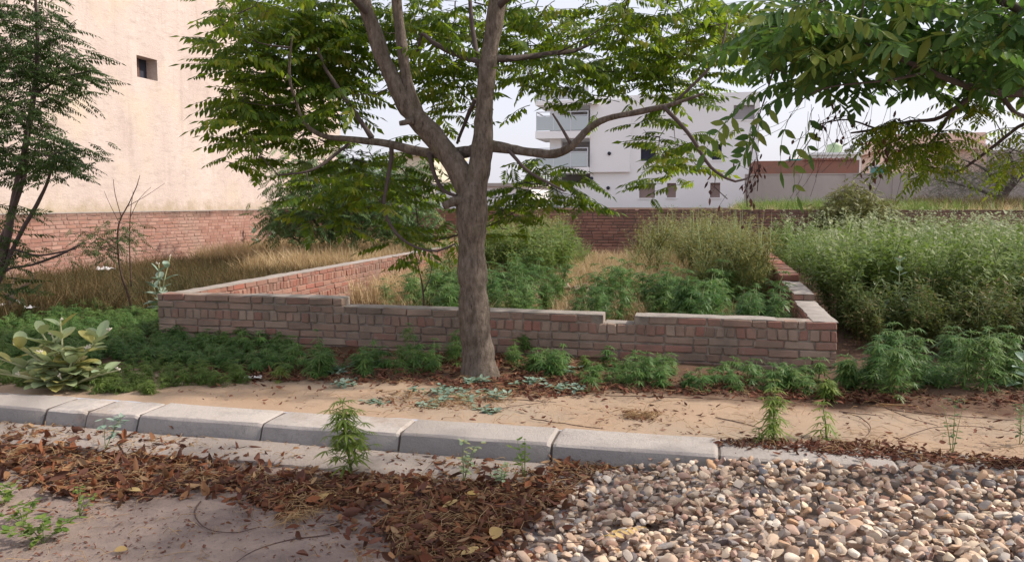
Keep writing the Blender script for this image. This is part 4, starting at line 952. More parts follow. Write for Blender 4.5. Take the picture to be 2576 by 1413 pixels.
patch('grey_grass', G2, None, 0, .12, M['brown_grass'], 'grey brown grass under the thorn tree', 'grass', (1.2, 2.2), .2, pts=area(900, 6, 16, 18, 34, 1.3))
WT = [weed_tmpl(1.25, 38, .10) for _ in range(4)]
def weeds(name, pts, label, mats, hs=(.75, 1.15), tl=WT):
    idx = RNG.integers(0, len(tl), len(pts)); s_, l_, t_ = MB(), MB(), MB()
    for j, w in enumerate(tl):
        k = idx == j; R_ = randrots(int(k.sum()), .08, *hs)
        s_.many(w[0], R_, pts[k]); l_.many(w[1], R_, pts[k])
        if w[2] is not None: t_.many(w[2], R_, pts[k])
    o = thing(name, label, 'weeds', Vector(pts.mean(0))); base = pts.mean(0)
    for b, n, m in ((s_, 'stalk', M['twig_green']), (l_, 'leaf', mats[0]), (t_, 'seed_head', mats[1])):
        if b.V: b.V = [v-base for v in b.V]; b.build(n, m, o, True, 'stuff')
    o['kind'] = 'stuff'
    return o
weeds('tall_weeds', np.concatenate([area(800, .35, 9.5, 4.2, 13.9), area(300, .4, 5.5, 2.2, 4.6)]), 'dense stand of tall pale tipped green weeds filling the right hand plot', (M['weed'], M['weed_tip']), (.45, 1.22))
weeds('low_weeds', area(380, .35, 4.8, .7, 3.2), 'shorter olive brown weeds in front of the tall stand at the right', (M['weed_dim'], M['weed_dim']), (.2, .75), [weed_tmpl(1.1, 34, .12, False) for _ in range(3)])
OW = [weed_tmpl(1.2, 26, .07, False) for _ in range(3)]
weeds('olive_weeds', np.concatenate([area(150, -2.6, -.45, 6.5, 13.8), area(60, -1.5, -.35, 5.0, 7), area(60, -1.3, -.35, 3.4, 5.4)]), 'yellow green weeds at the back right inside the plot', (M['weed_olive'], M['weed_olive']), (.55, 1.3), OW)
patch('dry_grass', G1, None, 0, .12, M['gold_grass'], 'dry grass between the weeds in the front half of the plot', 'dry grass', (.6, 1.1), .3, pts=area(170, -5.6, -.5, 1.6, 5.2))
weeds('green_weeds', np.concatenate([spots([(1235, 735), (1430, 735), (1430, 690), (1235, 680)], 150), area(70, -5.6, -3.6, 5.2, 10.5)]), 'tall feathery green weeds inside the plot just right of the tree trunk', (M['weed'], M['weed_olive']), (.6, 1.15), WT)

# ------------------------------------------------------------------ hemp like weeds
HV = {}
def hemp_obj(key, h, nd, lf, detail=1, bushy=.5, fingers=7):
    if key not in HV: HV[key] = hemp(h, nd, lf, detail, bushy, fingers)
    return HV[key]
HS = [hemp(.24, 4, .125, 0, .6, 7) for _ in range(6)]; HB = [hemp(.55, 7, .115, 0, 1.0, 7) for _ in range(4)]
def carpet(name, pts, label, mat, tl, hs=(.7, 1.2)):
    o = thing(name, label, 'weeds', Vector(pts.mean(0))); o['kind'] = 'stuff'; base = pts.mean(0)
    idx = RNG.integers(0, len(tl), len(pts)); s_, l_ = MB(), MB()
    for j, t in enumerate(tl):
        k = idx == j; R_ = randrots(int(k.sum()), .12, *hs); s_.many(t[0], R_, pts[k]-base); l_.many(t[1], R_, pts[k]-base)
    s_.build('stalk', M['twig_green'], o, True, 'stuff'); l_.build('leaf', mat, o, True, 'stuff'); return o
carpet('weed_carpet', np.concatenate([spots([(-40, 870), (200, 800), (395, 800), (395, 850), (520, 850), (760, 880), (740, 920), (640, 940), (420, 925), (300, 915), (-40, 960)], 620), area(480, -12, -7.55, -1.2, 2.0), area(260, -12.5, -7.55, 2.0, 5.0)]), 'dark green carpet of leafy weeds at the left before the low wall', M['hemp'], HS, (.40, .80))
carpet('weed_carpet', np.concatenate([spots([(700, 925), (1150, 905), (1150, 940), (760, 955)], 60), spots([(1260, 910), (2100, 965), (2100, 1000), (1500, 975), (1260, 930)], 80), spots([(2110, 930), (2600, 930), (2600, 985), (2110, 985)], 70)]), 'small scattered weeds filling in along the foot of the front wall', M['hemp'], HS, (.25, 1.0))
carpet('weed_carpet', np.concatenate([area(50, -5.5, -4.0, 1.8, 4.0), area(75, -2.8, -.5, 1.6, 4.2), spots([(1238, 775), (1420, 775), (1400, 745), (1238, 735)], 26), area(26, -1.6, -.4, 1.0, 2.6), area(22, -4.4, -3.3, 1, 3.2)]), 'dark green leafy weeds growing inside the walled plot', M['hemp'], HB, (.35, 1.45))
def plant(name, label, pos, key, h, nd, lf, mat, group=None, detail=1, bushy=.6, rz=0, tilt=0, fingers=7, cat='weed plant'):
    st, le = hemp_obj(key, h, nd, lf, detail, bushy, fingers)
    o = thing(name, label, cat, pos, rz, group)
    if tilt: o.rotation_euler = (tilt, tilt*.5, rz)
    MB().put(st).build('stem', M['twig_green'], o, True); MB().put(le).build('foliage', mat, o, True); return o
carpet('low_weeds', np.concatenate([spots([(-40, 930), (120, 965), (420, 925), (640, 945), (620, 972), (420, 975), (400, 1003), (280, 1000), (-40, 975)], 250, .12)]), 'low straggling green weeds between the waxy shrub and the kerb', M['weed'], HS, (.2, .62))
plant('weed_plant', 'tall bright green leafy weed growing from the gutter in front of the kerb', spot(885, 1188, .03), 'big', .46, 9, .125, M['hemp_light'], None, 2, 1.0, .4)
plant('weed_plant', 'tallest slender young weed on the sandy verge beside the stones', spot(1945, 1118, .13), 'v1', .36, 8, .10, M['hemp_light'], 'young weeds along the verge', 2, .35, 1.0)
plant('weed_plant', 'smaller young weed right of the tallest one on the verge', spot(2080, 1110, .13), 'v2', .26, 6, .10, M['hemp_light'], 'young weeds along the verge', 2, .1, 2.0)
plant('weed_plant', 'tiny seedling tucked against the left of the tallest verge weed', spot(1908, 1120, .13), 'v3', .12, 4, .07, M['hemp_light'], 'young weeds along the verge', 2, .1, 2.0)
WB = [(705, 960, .24, 'light green weed alone among the dead leaves left of the trunk', 'hemp_light'), (805, 905, .34, 'blue green weed against the wall above the light green one', 'hemp'), (815, 935, .26, 'small dark weed below the blue green one left of the trunk', 'hemp'),
      (965, 930, .40, 'left half of the big weed clump left of the trunk', 'hemp'), (1040, 945, .38, 'middle of the big weed clump left of the trunk', 'hemp'), (1095, 925, .40, 'weed nearest the left side of the trunk', 'hemp'), (1145, 900, .36, 'weed half hidden behind the left side of the trunk', 'hemp'),
      (1020, 900, .38, 'weed at the back of the big clump touching the wall', 'hemp'), (1290, 905, .40, 'bushy weed right beside the trunk against the wall', 'hemp'), (1325, 895, .34, 'weed overlapping the bushy one right of the trunk', 'hemp'),
      (1395, 935, .20, 'small weed in the dead leaves below the wall', 'hemp'), (1480, 985, .34, 'weed standing forward in the dead leaves right of the trunk', 'hemp'), (1540, 950, .30, 'weed below the gap in the wall top', 'hemp'), (1470, 930, .24, 'small yellow green weed touching the wall left of the gap', 'hemp_light'),
      (1620, 965, .40, 'large upright weed below the right part of the front wall', 'hemp'), (1660, 975, .34, 'weed in front of the large upright one', 'hemp'), (1735, 975, .26, 'low weed in the middle of the row under the wall', 'hemp'), (1800, 975, .30, 'fuller weed in the row under the wall', 'hemp'), (1845, 980, .28, 'weed right of the fuller one in the row', 'hemp'),
      (1900, 965, .26, 'pale weed in the row under the wall', 'hemp'), (1985, 975, .34, 'weed by the right end of the front wall', 'hemp'), (2030, 990, .30, 'weed just left of the wall corner', 'hemp'), (2080, 1000, .20, 'small weed below the wall corner', 'hemp_light'), (1945, 1000, .20, 'small bright weed at the litter edge below the wall', 'hemp_light')]
for i, (x, y, h, lb, mt_) in enumerate(WB):
    plant('weed_plant', lb, spot(x, y, .12), 'w%d' % i, h*random.uniform(.42, .75)*(1.25 if x < 1350 else 1), random.randint(3, 5), random.uniform(.085, .125), M[mt_], 'weeds at the foot of the front wall', 1, .9, random.uniform(0, 6))
for i, (x, y, h, lb) in enumerate([(2190, 985, .50, 'left stem of the large weed bush right of the wall corner'), (2245, 1005, .52, 'front stem of the large weed bush right of the wall corner'), (2300, 985, .55, 'right stem of the large weed bush right of the wall corner'), (2240, 960, .55, 'rear stem of the large weed bush right of the wall corner'),
                                  (2420, 985, .55, 'left stem of the weed bush near the right edge'), (2480, 990, .58, 'middle stem of the weed bush near the right edge'), (2530, 970, .55, 'right stem of the weed bush near the right edge'), (2395, 955, .5, 'rear stem of the weed bush near the right edge'), (2130, 975, .3, 'low weed between the wall corner and the large bush')]):
    plant('weed_plant', lb, spot(x, y, .12), 'r%d' % i, h*.95, 8, .135, M['hemp'], 'weed bushes at the right', 1, 1.0, random.uniform(0, 6))
# thin plants with small rounded leaves
def roundleaf(b, p, d, L_, w): 
    s_ = nrm(np.cross(d, (0, 0, 1))); leaflet(b, p, d, s_, nrm(np.cross(s_, d)), L_, w, 2, random.uniform(-.1, .3), .15)
def herb(label, pos, h, nl, L_, mat, group=None, spread=.5, flat=False, wide=.75, stems=4):
    o = thing('herb', label, 'herb', pos, 0, group); st, lf = MB(), MB()
    for k in range(stems):
        a = random.uniform(0, 6.28); e = np.array([math.cos(a)*spread*h, math.sin(a)*spread*h, h*(.25 if flat else random.uniform(.7, 1))])
        if k == 0 and not flat: e = np.array([0, 0, h])
        c = spline(np.array([[0, 0, 0, 0], [*(e*.5+np.array([0, 0, .1*h])), 0], [*e, 0]]), .04)[:, :3]; st.tube(c, np.linspace(.003, .0012, len(c)), 4)
        for i in range(nl):
            t = c[random.randrange(max(1, len(c)//3), len(c))]; a = random.uniform(0, 6.28); el = random.uniform(-.3, .5)
            d = np.array([math.cos(a)*math.cos(el), math.sin(a)*math.cos(el), math.sin(el)]); q = t+d*.02*random.random(); st.tube([t, q], [.001, .001], 3); roundleaf(lf, q, d, L_*random.uniform(.6, 1.2), L_*wide*random.uniform(.7, 1.1))
    st.build('stem', M['twig_green'], o, True); lf.build('foliage', mat, o, True); return o
herb('small leafy herb in the gutter in front of the middle kerb stone', spot(1165, 1215, .03), .26, 16, .035, M['calo'], None, .4)
herb('sparse herb against the kerb just left of the stones', spot(1320, 1205, .03), .26, 9, .04, M['hemp_light'], None, .25)
herb('low sprout at the end of the gutter slabs', spot(1262, 1222, .03), .12, 12, .03, M['calo'], None, .6)
herb('thin upright herb with dark small leaves on the verge at the right', spot(2395, 1150, .13), .36, 12, .032, M['leaf_bush'], None, .22)
herb('dark small leaved herb cut by the right edge of the verge', spot(2565, 1120, .13), .28, 14, .035, M['leaf_bush'], None, .5)
herb('pale herb sprouting from the leaves in the gutter at the left', spot(265, 1130, .04), .22, 9, .06, M['calo_grey'], None, .5, False, .6)
herb('yellow green weed on the road at the lower left', spot(110, 1365, .0), .13, 22, .045, M['hemp_light'], None, 1.1)
herb('small sprig on the road above the lower left weed', spot(60, 1320, .0), .10, 12, .04, M['hemp_light'], None, 1.0)
herb('wispy pale sprig on the road right of the lower left weed', spot(200, 1300, .0), .15, 12, .025, M['hemp_light'], None, .5)
herb('weed sprig cut by the left edge of the road', spot(10, 1270, .0), .12, 12, .04, M['hemp_light'], None, .7)
for i, (x, y, w_, lb) in enumerate([(870, 935, .15, 'bluish creeping herb left of the trunk below the weeds'), (870, 965, .10, 'smaller bluish herb nearer the sand left of the trunk'), (1085, 990, .15, 'creeping herb on the sand left of the trunk foot'), (1180, 1005, .18, 'largest creeping herb on the sand below the trunk'), (1230, 1000, .14, 'creeping herb just right of the largest one'),
                                   (1100, 1020, .12, 'creeping herb nearest the kerb below the trunk'), (1195, 960, .10, 'small herb at the foot of the trunk'), (1320, 965, .14, 'round leaved herb in the litter right of the trunk'), (1410, 935, .15, 'broad leaved herb under the wall right of the trunk'), (1420, 985, .15, 'creeping herb at the litter edge right of the trunk'), (1210, 1040, .10, 'lone sprig on the sand near the kerb'), (945, 1015, .08, 'tiny sprig on the sand above the gutter weed')]):
    herb(lb, spot(x, y, .13), w_, 9, .055, M['calo_grey'], 'creeping herbs on the verge', 1.1, True, .7, 6)

# the waxy leaved shrub at the left, and its young kin
def waxy(label, pos, stems, L_, mat, group=None, sub=1):
    o = thing('waxy_shrub', label, 'shrub', pos, 0, group); n = 0
    for (dx, dy, h, k) in stems:
        st = MB(); e = np.array([dx, dy, h]); c = spline(np.array([[0, 0, 0, 0], [dx*.35, dy*.35, h*.55, 0], [*e, 0]]), .05)[:, :3]
        st.tube(c, np.linspace(.010, .005, len(c))*(L_/.17), 6); s_ = st.build('stem', M['stem_pale'], o, True)
        for i in range(k):
            t = c[int(len(c)*(.25+.74*i/k))]
            for sg in (0, 1):
                a = i*1.57+sg*math.pi+random.uniform(-.3, .3)+dx*3; el = .1+.9*(i/k)**1.5+random.uniform(-.2, .2)
                d = np.array([math.cos(a)*math.cos(el), math.sin(a)*math.cos(el), math.sin(el)]); sd_ = nrm(np.cross(d, (0, 0, 1)))
                b = MB(); l = L_*(1.05-.35*i/k)*random.uniform(.85, 1.1); leaflet_w(b, t, d, sd_, l, l*.62); b.build('leaf', mat, o, True)
        fl = MB()
        for q in range(6): fl.tube([e, e+RNG.normal(0, .012, 3)+np.array([0, 0, .014])], [.003, .006], 5)
        if L_ > .12: fl.build('flower_bud', solid('pale_bud', (.62, .56, .46), .7, 0, .1, 20, 0), o, True)
    return o
def leaflet_w(b, base, d, side, L_, w):
    n = nrm(np.cross(side, d)); n = n if n[2] > 0 else -n; Vs = []; st = ((0, .12), (.12, .55), (.3, .88), (.55, 1.0), (.78, .82), (.93, .45), (1, .04)); dr = random.uniform(-.1, .25)
    for s_, ww in st:
        c = base+d*L_*(s_+.05)-n*L_*dr*s_*s_
        for q in (-1, -.5, 0, .5, 1): Vs.append(c+side*w*.5*ww*q+n*w*.16*abs(q)*ww)
    b.add(Vs, [(i*5+k, (i+1)*5+k, (i+1)*5+k+1, i*5+k+1) for i in range(len(st)-1) for k in range(4)])
waxy('large shrub with broad waxy grey green leaves behind the kerb at the left', spot(165, 985, .13), [(-.04, .05, .60, 5), (-.40, .0, .40, 5), (.38, .02, .52, 5), (-.25, .10, .52, 5), (.22, -.05, .38, 5), (-.68, -.05, .20, 4), (-.12, -.12, .36, 5), (.14, -.12, .30, 4), (-.58, .05, .28, 4), (.20, .18, .42, 4), (.48, -.05, .20, 3), (-.3, -.14, .18, 3), (.05, -.16, .16, 3), (-.18, .16, .46, 4)], .215, M['calo'])
for (x, y, h, lb) in [(640, 648, .85, 'left young waxy plant standing against the pale brick wall'), (690, 650, .85, 'right young waxy plant standing against the pale brick wall')]:
    waxy(lb, spot(x, y, .12), [(0, 0, h, 7), (.15, .1, h*.6, 4)], .22, M['calo_grey'], 'young waxy plants by the pale wall')
waxy('young waxy plant just left of the corner of the low wall', spot(405, 800, .12), [(0, 0, .75, 5), (-.15, .1, .5, 4), (.12, .1, .85, 4)], .20, M['calo_grey'])
waxy('bright young waxy plant, tallest among the weeds at the right', spot(2255, 850, .12), [(0, 0, .95, 9), (.1, .05, .4, 3)], .13, M['calo_grey'], 'young waxy plants among the right hand weeds')
waxy('waxy plant low among the weeds left of the tallest one at the right', spot(2215, 850, .12), [(0, 0, .42, 5), (-.12, 0, .35, 4)], .17, M['calo_grey'], 'young waxy plants among the right hand weeds')
waxy('upright waxy plant at the right with feathery rows of leaves', spot(2320, 840, .12), [(0, 0, .5, 7)], .16, M['calo_grey'], 'young waxy plants among the right hand weeds')
waxy('waxy leaves cut by the right edge behind the verge', spot(2575, 985, .12), [(0, 0, .25, 4)], .17, M['calo_grey'])
# thin sapling leaning on the front wall
o = thing('sapling', 'thin bare sapling with one large leaf before the low wall left of the trunk', 'sapling', spot(1062, 868, .12)); by = o.location[1]
q = spline([(*(np.array(hang(x, y, by))-np.array(o.location)), r) for x, y, r in ((1062, 868, .016), (1064, 810, .014), (1066, 760, .013), (1062, 715, .010), (1055, 680, .006), (1045, 640, .003))], .04)
MB().tube(q[:, :3], q[:, 3], 7, .15).build('stem', M['twig'], o, True)
q2 = spline([(*(np.array(hang(x, y, by))-np.array(o.location)), r) for x, y, r in ((1065, 735, .007), (1080, 700, .005), (1088, 660, .002))], .04); MB().tube(q2[:, :3], q2[:, 3], 5).build('branch', M['twig'], o, True)
for (x, y, a, l) in ((1066, 785, (-.9, -.2, .42), .19), (1066, 790, (-.8, -.5, -.15), .15), (1068, 788, (.8, -.4, .25), .11), (1067, 820, (.8, -.3, .1), .08)):
    b = MB(); d = nrm(a); leaflet_w(b, np.array(hang(x, y, by))-np.array(o.location), d, nrm(np.cross(d, (.2, -.7, .6))), l, l*.45); b.build('leaf', M['hemp'], o, True)
b = MB()
for i in range(60):
    t = np.array(hang(random.uniform(980, 1110), random.uniform(650, 735), by+random.uniform(.2, .8)))-np.array(o.location); a = random.uniform(0, 6.28); d = np.array([math.cos(a), math.sin(a), -.2]); leaflet(b, t, d, nrm(np.cross(d, (0, 0, 1))), np.array([0, 0, 1.]), .05, .02, 1, .2)
b.build('foliage', M['leaf_neem'], o, True)

# ------------------------------------------------------------------ dead leaves, straw, twigs
def dead_leaf(L_, w):
    b = MB(); d = np.array([1., 0, 0]); leaflet(b, (-L_/2, 0, .004), d, np.array([0, 1., 0]), np.array([0, 0, 1.]), L_, w, 2, random.uniform(-.35, .3), random.uniform(-.5, .6)); return b.tmpl()
DL = [dead_leaf(random.uniform(.05, .10), random.uniform(.018, .042)) for _ in range(14)]
def straw_t():
    b = MB(); a = random.uniform(-.5, .5); L_ = random.uniform(.06, .16); c = [np.array([-L_/2, 0, .003]), np.array([0, L_*a*.3, random.uniform(.004, .03)]), np.array([L_/2, 0, .004])]; b.tube(c, [.0012, .0013, .0008], 3); return b.tmpl()
ST = [straw_t() for _ in range(8)]
def litter(name, label, poly, n, ns, z, mat, h=.022, smin=.2, smax=1.15, tilt=.36, pts=None, soft=.075):
    o = thing(name, label, 'leaf litter', (0, 0, 0)); o['kind'] = 'stuff'
    p = np.concatenate([spots(q, int(n*f), z) for q, f in poly]) if pts is None else pts
    p[:, :2] += RNG.normal(0, 1, (len(p), 2))*soft*RNG.exponential(1, (len(p), 1))
    p = p[RNG.permutation(len(p))]; p[:, 2] += np.abs(RNG.normal(0, h, len(p)))*.6; b = MB(); idx = RNG.integers(0, len(DL), len(p)); base = p.mean(0); o.location = base
    for j, t in enumerate(DL): k = idx == j; b.many(t, randrots(int(k.sum()), tilt, smin, smax), p[k]-base)
    b.build('dead_leaf', M[mat], o, True, 'stuff')
    p = np.concatenate([spots(q, int(ns*f), z) for q, f in poly]) if pts is None else pts[RNG.integers(0, len(pts), ns)].copy(); p[:, 2] += RNG.uniform(0, h, len(p)); b = MB(); idx = RNG.integers(0, len(ST), len(p))
    for j, t in enumerate(ST): k = idx == j; b.many(t, randrots(int(k.sum()), .2, .6, 1.5), p[k]-base)
    b.build('straw', M['straw'], o, True, 'stuff'); return o
litter('leaf_litter', 'thick rust coloured dead leaves and straw along the gutter on the left half of the road',
    [([(-40, 1065), (330, 1090), (345, 1120), (470, 1160), (700, 1185), (960, 1205), (930, 1275), (760, 1270), (700, 1285), (620, 1235), (480, 1225), (360, 1250), (180, 1245), (90, 1225), (60, 1180), (-40, 1170)], .62), ([(330, 1100), (660, 1140), (780, 1150), (760, 1165), (500, 1150), (360, 1120)], .10), ([(-40, 1030), (60, 1060), (330, 1095), (200, 1120), (-40, 1110)], .24), ([(330, 1092), (660, 1118), (1010, 1140), (1380, 1168), (1300, 1178), (1000, 1150), (660, 1130), (340, 1106)], .10), ([(600, 1225), (900, 1240), (740, 1290), (640, 1270)], .08), ([(950, 1155), (1350, 1195), (1300, 1200), (1000, 1165)], .08)], 5600, 1300, .008, 'litter')
litter('leaf_litter', 'brown dead leaves between the bare road and the edge of the stones',
    [([(930, 1200), (1300, 1225), (1370, 1180), (1480, 1160), (1500, 1200), (1440, 1250), (1350, 1290), (1270, 1350), (1215, 1430), (1040, 1430), (1000, 1370), (940, 1320), (1010, 1280)], .85), ([(1380, 1170), (1700, 1150), (1640, 1175), (1440, 1215)], .15)], 4700, 1000, .012, 'litter', .035)
litter('leaf_litter', 'dark red brown dead leaves along the foot of the front wall',
    [([(430, 935), (760, 880), (1150, 895), (1260, 895), (2090, 960), (2130, 990), (2640, 985), (2640, 1022), (2250, 1012), (1900, 1000), (1600, 985), (1330, 1000), (1250, 985), (960, 965), (760, 960), (600, 958), (430, 955)], 1)], 6800, 1300, .125, 'litter_dark', .022)
litter('leaf_litter', 'dark leaf crumbs on the verge just behind the kerb at the right', [([(1790, 1112), (1900, 1102), (2130, 1112), (2350, 1138), (2640, 1158), (2640, 1190), (2300, 1160), (2000, 1135), (1850, 1122)], .9), ([(2060, 1115), (2180, 1100), (2330, 1130), (2100, 1140)], .1)], 1300, 160, .166, 'litter_dark', .010, .25, .8, .45, None, .022)
litter('leaf_litter', 'scattered dry bits on the sandy verge', [([(380, 960), (1300, 985), (2600, 1020), (2600, 1150), (1850, 1105), (1000, 1050), (400, 985)], .5), ([(930, 985), (1300, 990), (1250, 1035), (1000, 1030)], .35), ([(1560, 1035), (1660, 1035), (1650, 1055), (1580, 1055)], .15)], 900, 700, .148, 'litter_dark', .006, .12, .75, .2)
litter('road_grit', 'crumbs and bits of leaf scattered over the bare road', [([(-40, 1240), (900, 1290), (1000, 1430), (-40, 1430)], 1)], 900, 110, .002, 'litter_dark', .003, .08, .4, .15)['category'] = 'grit'
litter('leaf_litter', 'larger curled whole dead leaves lying over the litter along the gutter and by the stones', [([(-40, 1075), (330, 1095), (700, 1190), (960, 1210), (1400, 1190), (1430, 1250), (1250, 1430), (1040, 1430), (930, 1290), (640, 1245), (180, 1255), (-40, 1190)], 1)], 420, 60, .03, 'litter', .03, 1.0, 1.55, .75, None, .06)
def one_leaf(label, x, y, z, L_, w, rz, mat='yellow_leaf', tilt=.2):
    b = MB(); d = np.array([1., 0, 0]); leaflet_w(b, np.array([-L_/2, 0, .01]), d, np.array([0, 1., 0]), L_, w)
    o = b.build('fallen_leaf', M[mat], None, True); o.location = spot(x, y, z); o.rotation_euler = (tilt, -.1, rz); tag(o, label, 'fallen leaf', 'large fallen leaves'); return o
for a in [('yellow fallen leaf on the litter edge below the gutter weed', 815, 1252, .03, .13, .05, .3), ('orange yellow fallen leaf at the lower edge of the left litter', 335, 1233, .03, .09, .04, -.2), ('long ochre fallen leaf lying near the bottom beside the stones', 1190, 1385, .05, .16, .05, .6),
          ('curled dull yellow leaf in the litter left of the stones', 1245, 1345, .06, .12, .07, 1.4), ('ochre leaf standing in the litter below the last gutter slab', 1130, 1270, .05, .11, .035, .8), ('bright yellow scrap of leaf under the small gutter herb', 1185, 1243, .05, .05, .05, .1), ('pale pointed dead leaf on the verge near the right edge', 2360, 1165, .14, .16, .035, -.1), ('small pale leaf on the bare road near the bottom', 303, 1385, .005, .06, .05, .4)]: one_leaf(*a)
# a withered compound leaf on the stones
o = thing('fallen_frond', 'yellowed withered compound leaf lying across the stones', 'fallen leaf', spot(1555, 1330, .20), .75)
b = MB(); b.put(frond(.30, 5, .075, .034, .3, 2, .3)); b.V = [v*np.array([1, .6, .5])-np.array([.15, 0, 0]) for v in b.V]; b.build('leaf_blade', M['yellow_leaf'], o, True)
# twigs lying about
def twig(label, rows, z, r=.004, mat='twig', group='fallen twigs on the verge', cat='twig', name='fallen_twig'):
    p = np.array([tuple(spot(x, y, z)) for x, y in rows]); b = MB(); c0 = p[0].copy(); c0[2] = z
    c = spline(np.concatenate([p-c0, np.zeros((len(p), 1))], 1), .05)[:, :3]; c[:, 2] += r+np.abs(RNG.normal(0, .002, len(c)))
    b.tube(c, np.linspace(r, r*.5, len(c)), 5, .15); o = b.build(name, M[mat], None, True); o.location = c0; tag(o, label, cat, group); return o
for lb, rows in [('longest thin twig on the sand below the trunk', [(1120, 1045), (1200, 1040), (1290, 1022), (1385, 1010)]), ('twig crossing the longest one right of the trunk', [(1180, 1010), (1280, 1005), (1400, 1012)]), ('straight twig near the kerb right of the trunk', [(1335, 1053), (1420, 1066), (1560, 1085)]), ('short dark twig near the tallest verge weed', [(1800, 1050), (1860, 1062), (1925, 1080)]),
                 ('twig reaching from the kerb to the tallest verge weed', [(1765, 1092), (1830, 1105), (1905, 1125)]), ('curved loop of twig on the sand at the right', [(2120, 1038), (2160, 1048), (2190, 1075), (2170, 1105), (2145, 1112)]), ('straight twig beside the loop at the right', [(2110, 1036), (2180, 1043), (2225, 1046)]), ('long twig slanting across the sand at the far right', [(2225, 1025), (2290, 1052), (2360, 1072)]),
                 ('arched twig crossing the slanting one at the far right', [(2260, 1105), (2340, 1078), (2440, 1072), (2540, 1085)]), ('upper straight twig at the far right', [(2300, 1035), (2390, 1045), (2550, 1058)]), ('short twig above the slanting one', [(2230, 1028), (2290, 1038), (2345, 1045)]), ('twig at the litter edge in the middle of the verge', [(1520, 995), (1700, 1000), (1900, 1008)])]:
    twig(lb, rows, .143)
twig('pale stick at the litter edge right of the wall corner', [(2215, 1018), (2260, 1021), (2310, 1024)], .13, .009, 'straw', 'fallen twigs on the verge')
twig('rusty wire bent in a half circle on the road', [(505, 1262), (490, 1285), (500, 1315), (540, 1337), (600, 1340), (645, 1328)], .004, .0045, 'wire', None, 'wire', 'bent_wire')
twig('long thin twig curving to the bottom edge of the road', [(830, 1345), (720, 1360), (640, 1385), (580, 1425)], .003, .0035, 'wire', None)
twig('thin twig on the road at the left', [(20, 1275), (80, 1262), (150, 1250)], .003, .003, 'twig', None)
twig('thin straw lying across the stones at the bottom', [(1300, 1360), (1400, 1366), (1480, 1362)], .16, .003, 'twig', None)
p = thing('straw_bundle', 'small heap of dry straw on the bare road', 'straw', spot(755, 1305, 0)); b = MB()
b.many(ST[0], randrots(90, .25, .6, 1.2), RNG.normal(0, 1, (90, 3))*np.array([.07, .03, .0])@Rz(.9).T+np.array([0, 0, .012])); b.build('straw', M['straw'], p, True, 'stuff')
def scrap(label, pos, s_, rz):
    n = 7; Vs = [((i/(n-1)-.5)*s_*1.6, (j/(n-1)-.5)*s_*.8, abs(random.gauss(0, .28))*s_*.5+.006) for i in range(n) for j in range(n)]
    o = MB().add(Vs, [(i*n+j, (i+1)*n+j, (i+1)*n+j+1, i*n+j+1) for i in range(n-1) for j in range(n-1)]).build('plastic_scrap', M['plastic_white'], None, 30); o.location = pos; o.rotation_euler = (0, 0, rz); tag(o, label, 'litter scrap', 'white plastic scraps'); return o
scrap('crumpled white plastic scrap at the edge of the sand left of the trunk', spot(635, 952, .13), .10, .2)
scrap('white plastic scrap in the grass at the foot of the pale wall', spot(268, 678, .40), .22, -.2); scrap('small white scrap in the weeds at the far left', spot(80, 775, .3), .10, 1)
scrap('white bag scrap half hidden at the left edge', spot(20, 770, .25), .22, .4)
# stump with sprouts at the left edge
o = thing('stump', 'dark little stump with twiggy shoots at the left edge', 'stump', spot(28, 800, .12)); b = MB()
b.tube([(0, 0, -.05), (0, 0, .12), (.01, 0, .34)], [.06, .05, .045], 9, .1); b.build('trunk', M['bark_dark'], o, True); b = MB()
for i in range(14):
    a = random.uniform(0, 6.28); b.tube([(0, 0, .28), (math.cos(a)*.14, math.sin(a)*.14, .42), (math.cos(a)*.34, math.sin(a)*.34, random.uniform(.45, .7))], [.008, .005, .002], 4)
b.build('shoot', M['twig'], o, True, 'stuff')
# bricks rubble inside the plot
o = thing('rubble_heap', 'heap of broken bricks half buried in weeds inside the plot', 'rubble', spot(1470, 755, .12))
for i in range(22): link('brick', brick_mesh(random.choice('sh'), 'brick_dun'), o, None, (random.gauss(0, .5), random.gauss(.2, .3), random.uniform(.02, .22)), (random.uniform(-.6, .6), random.uniform(-.6, .6), random.uniform(0, 3)))

# ------------------------------------------------------------------ the heap of river stones
def stone_tmpl():
    n = 4; Vs = {}; F = []; L_ = []
    def key(p): return tuple(round(x, 4) for x in p)
    for ax in range(3):
        for sg in (-1, 1):
            for i in range(n-1):
                for j in range(n-1):
                    q = []
                    for (a, c) in ((i, j), (i+1, j), (i+1, j+1), (i, j+1)):
                        p = [0, 0, 0]; p[ax] = sg; p[(ax+1) % 3] = -1+2*a/(n-1); p[(ax+2) % 3] = -1+2*c/(n-1); k = key(p)
                        if k not in Vs: Vs[k] = len(L_); L_.append(p)
                        q.append(Vs[k])
                    F.append(q if sg > 0 else q[::-1])
    v = np.array(L_, float); v /= np.linalg.norm(v, axis=1)[:, None]**.85
    for k in range(random.randint(5, 10)):
        d = nrm(RNG.normal(0, 1, 3)); c = random.uniform(.45, .8); e = v@d-c; v -= np.where(e > 0, e*.93, 0)[:, None]*d
    v *= 1+RNG.normal(0, .03, (len(v), 1)); v *= np.array([1, random.uniform(.62, .85), random.uniform(.4, .62)]); return T(v, F)
STN = [stone_tmpl() for _ in range(18)]
edge = [(1205, 1440), (1290, 1345), (1340, 1300), (1420, 1245), (1480, 1190), (1640, 1165), (1800, 1140), (2000, 1158), (2200, 1180), (2700, 1225), (3100, 1300), (3100, 1900), (1205, 1900)]
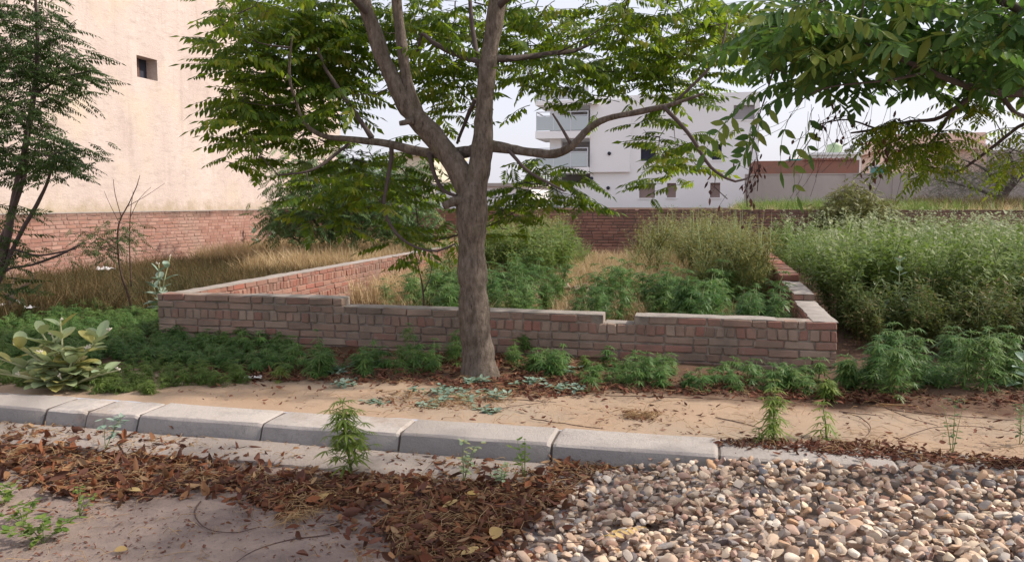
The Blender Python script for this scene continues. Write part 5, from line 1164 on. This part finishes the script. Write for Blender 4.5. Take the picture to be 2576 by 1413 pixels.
def heap_z(u, v):
    a = max(0, min(1, (u+2.25)/1.7)); b_ = max(0, min(1, (-3.02-v)/.35)); n = .025*math.sin(u*3.1+1)*math.sin(v*3.7)
    return (.035+.10*a*a*(3-2*a))*(.85+.15*b_)+n*a+max(0, min(1, (u+1.9)/.9))*.06*(1-.75*b_)
items = []
for lay_, (cnt, dz, sc) in enumerate(((3300, -.030, 1.1), (3300, 0, 1.0), (1300, .010, .8))):
    k = 0
    while k < cnt:
        u, v = RNG.uniform(-2.6, 1.9), RNG.uniform(-5.6, -3.07)
        p = P(u, v, .06); d = np.array([p[0], p[1], .06-EYE]); zc = d[1]*_c-d[2]*_s; yc = d[1]*_s+d[2]*_c
        if zc < 1: continue
        X = (512+FPX*d[0]/zc)*2576/1024; Y_ = (280.5-FPX*yc/zc)*2576/1024; k += 1
        if not inpoly([X], [Y_], edge)[0]: continue
        s_ = min(.046, .027*sc*math.exp(random.gauss(0, .33))); items.append((np.array([p[0], p[1], heap_z(u, v)+dz+random.uniform(-.008, .010)]), s_, lay_, zc))
for x, y, s_ in [(1100, 1332, .034), (1290, 1318, .03), (1345, 1268, .026), (1395, 1190, .03), (1430, 1185, .03), (1310, 1337, .02), (1265, 1405, .035), (1355, 1195, .026), (1235, 1290, .02), (1470, 1200, .028)]+[(random.uniform(1180, 1400)+k*.0, 0, random.uniform(.012, .026)) for k in range(46)]:
    if y == 0: y = 1430-(x-1180)*.95+random.gauss(-25, 28)
    p = np.array(spot(x, y, .02)); items.append((p, s_, 2, p[1]))
SB = spot(1900, 1300, .0)
sp_ = thing('stone_heap', 'heap of mixed cream, grey and purple river stones against the kerb at the lower right', 'stone heap', SB)
sm = [tmesh('stone', t, M['stone'], 38) for t in STN]
vis = in_view(10); items.sort(key=lambda t: vis(t)-t[1]*30+(50 if t[2] == 0 else 0))
rest = MB(); rr = {}
for i, (p, s_, l_, zc) in enumerate(items):
    j = random.randrange(len(STN)); R_ = Rz(random.uniform(0, 6.28))@Rx(random.gauss(0, .4))@Ry(random.gauss(0, .4))
    if i < 300: link('stone', sm[j], sp_, None, p-np.array(SB), Matrix(R_.tolist()).to_euler(), (s_*1.15, s_*1.05, s_))
    else: rr.setdefault(j, ([], [])); rr[j][0].append(R_*s_); rr[j][1].append(p-np.array(SB))
for j, (Ms, ls) in rr.items(): rest.many(STN[j], Ms, ls)
rest.build('small_stones', M['stone'], sp_, 38, 'stuff')
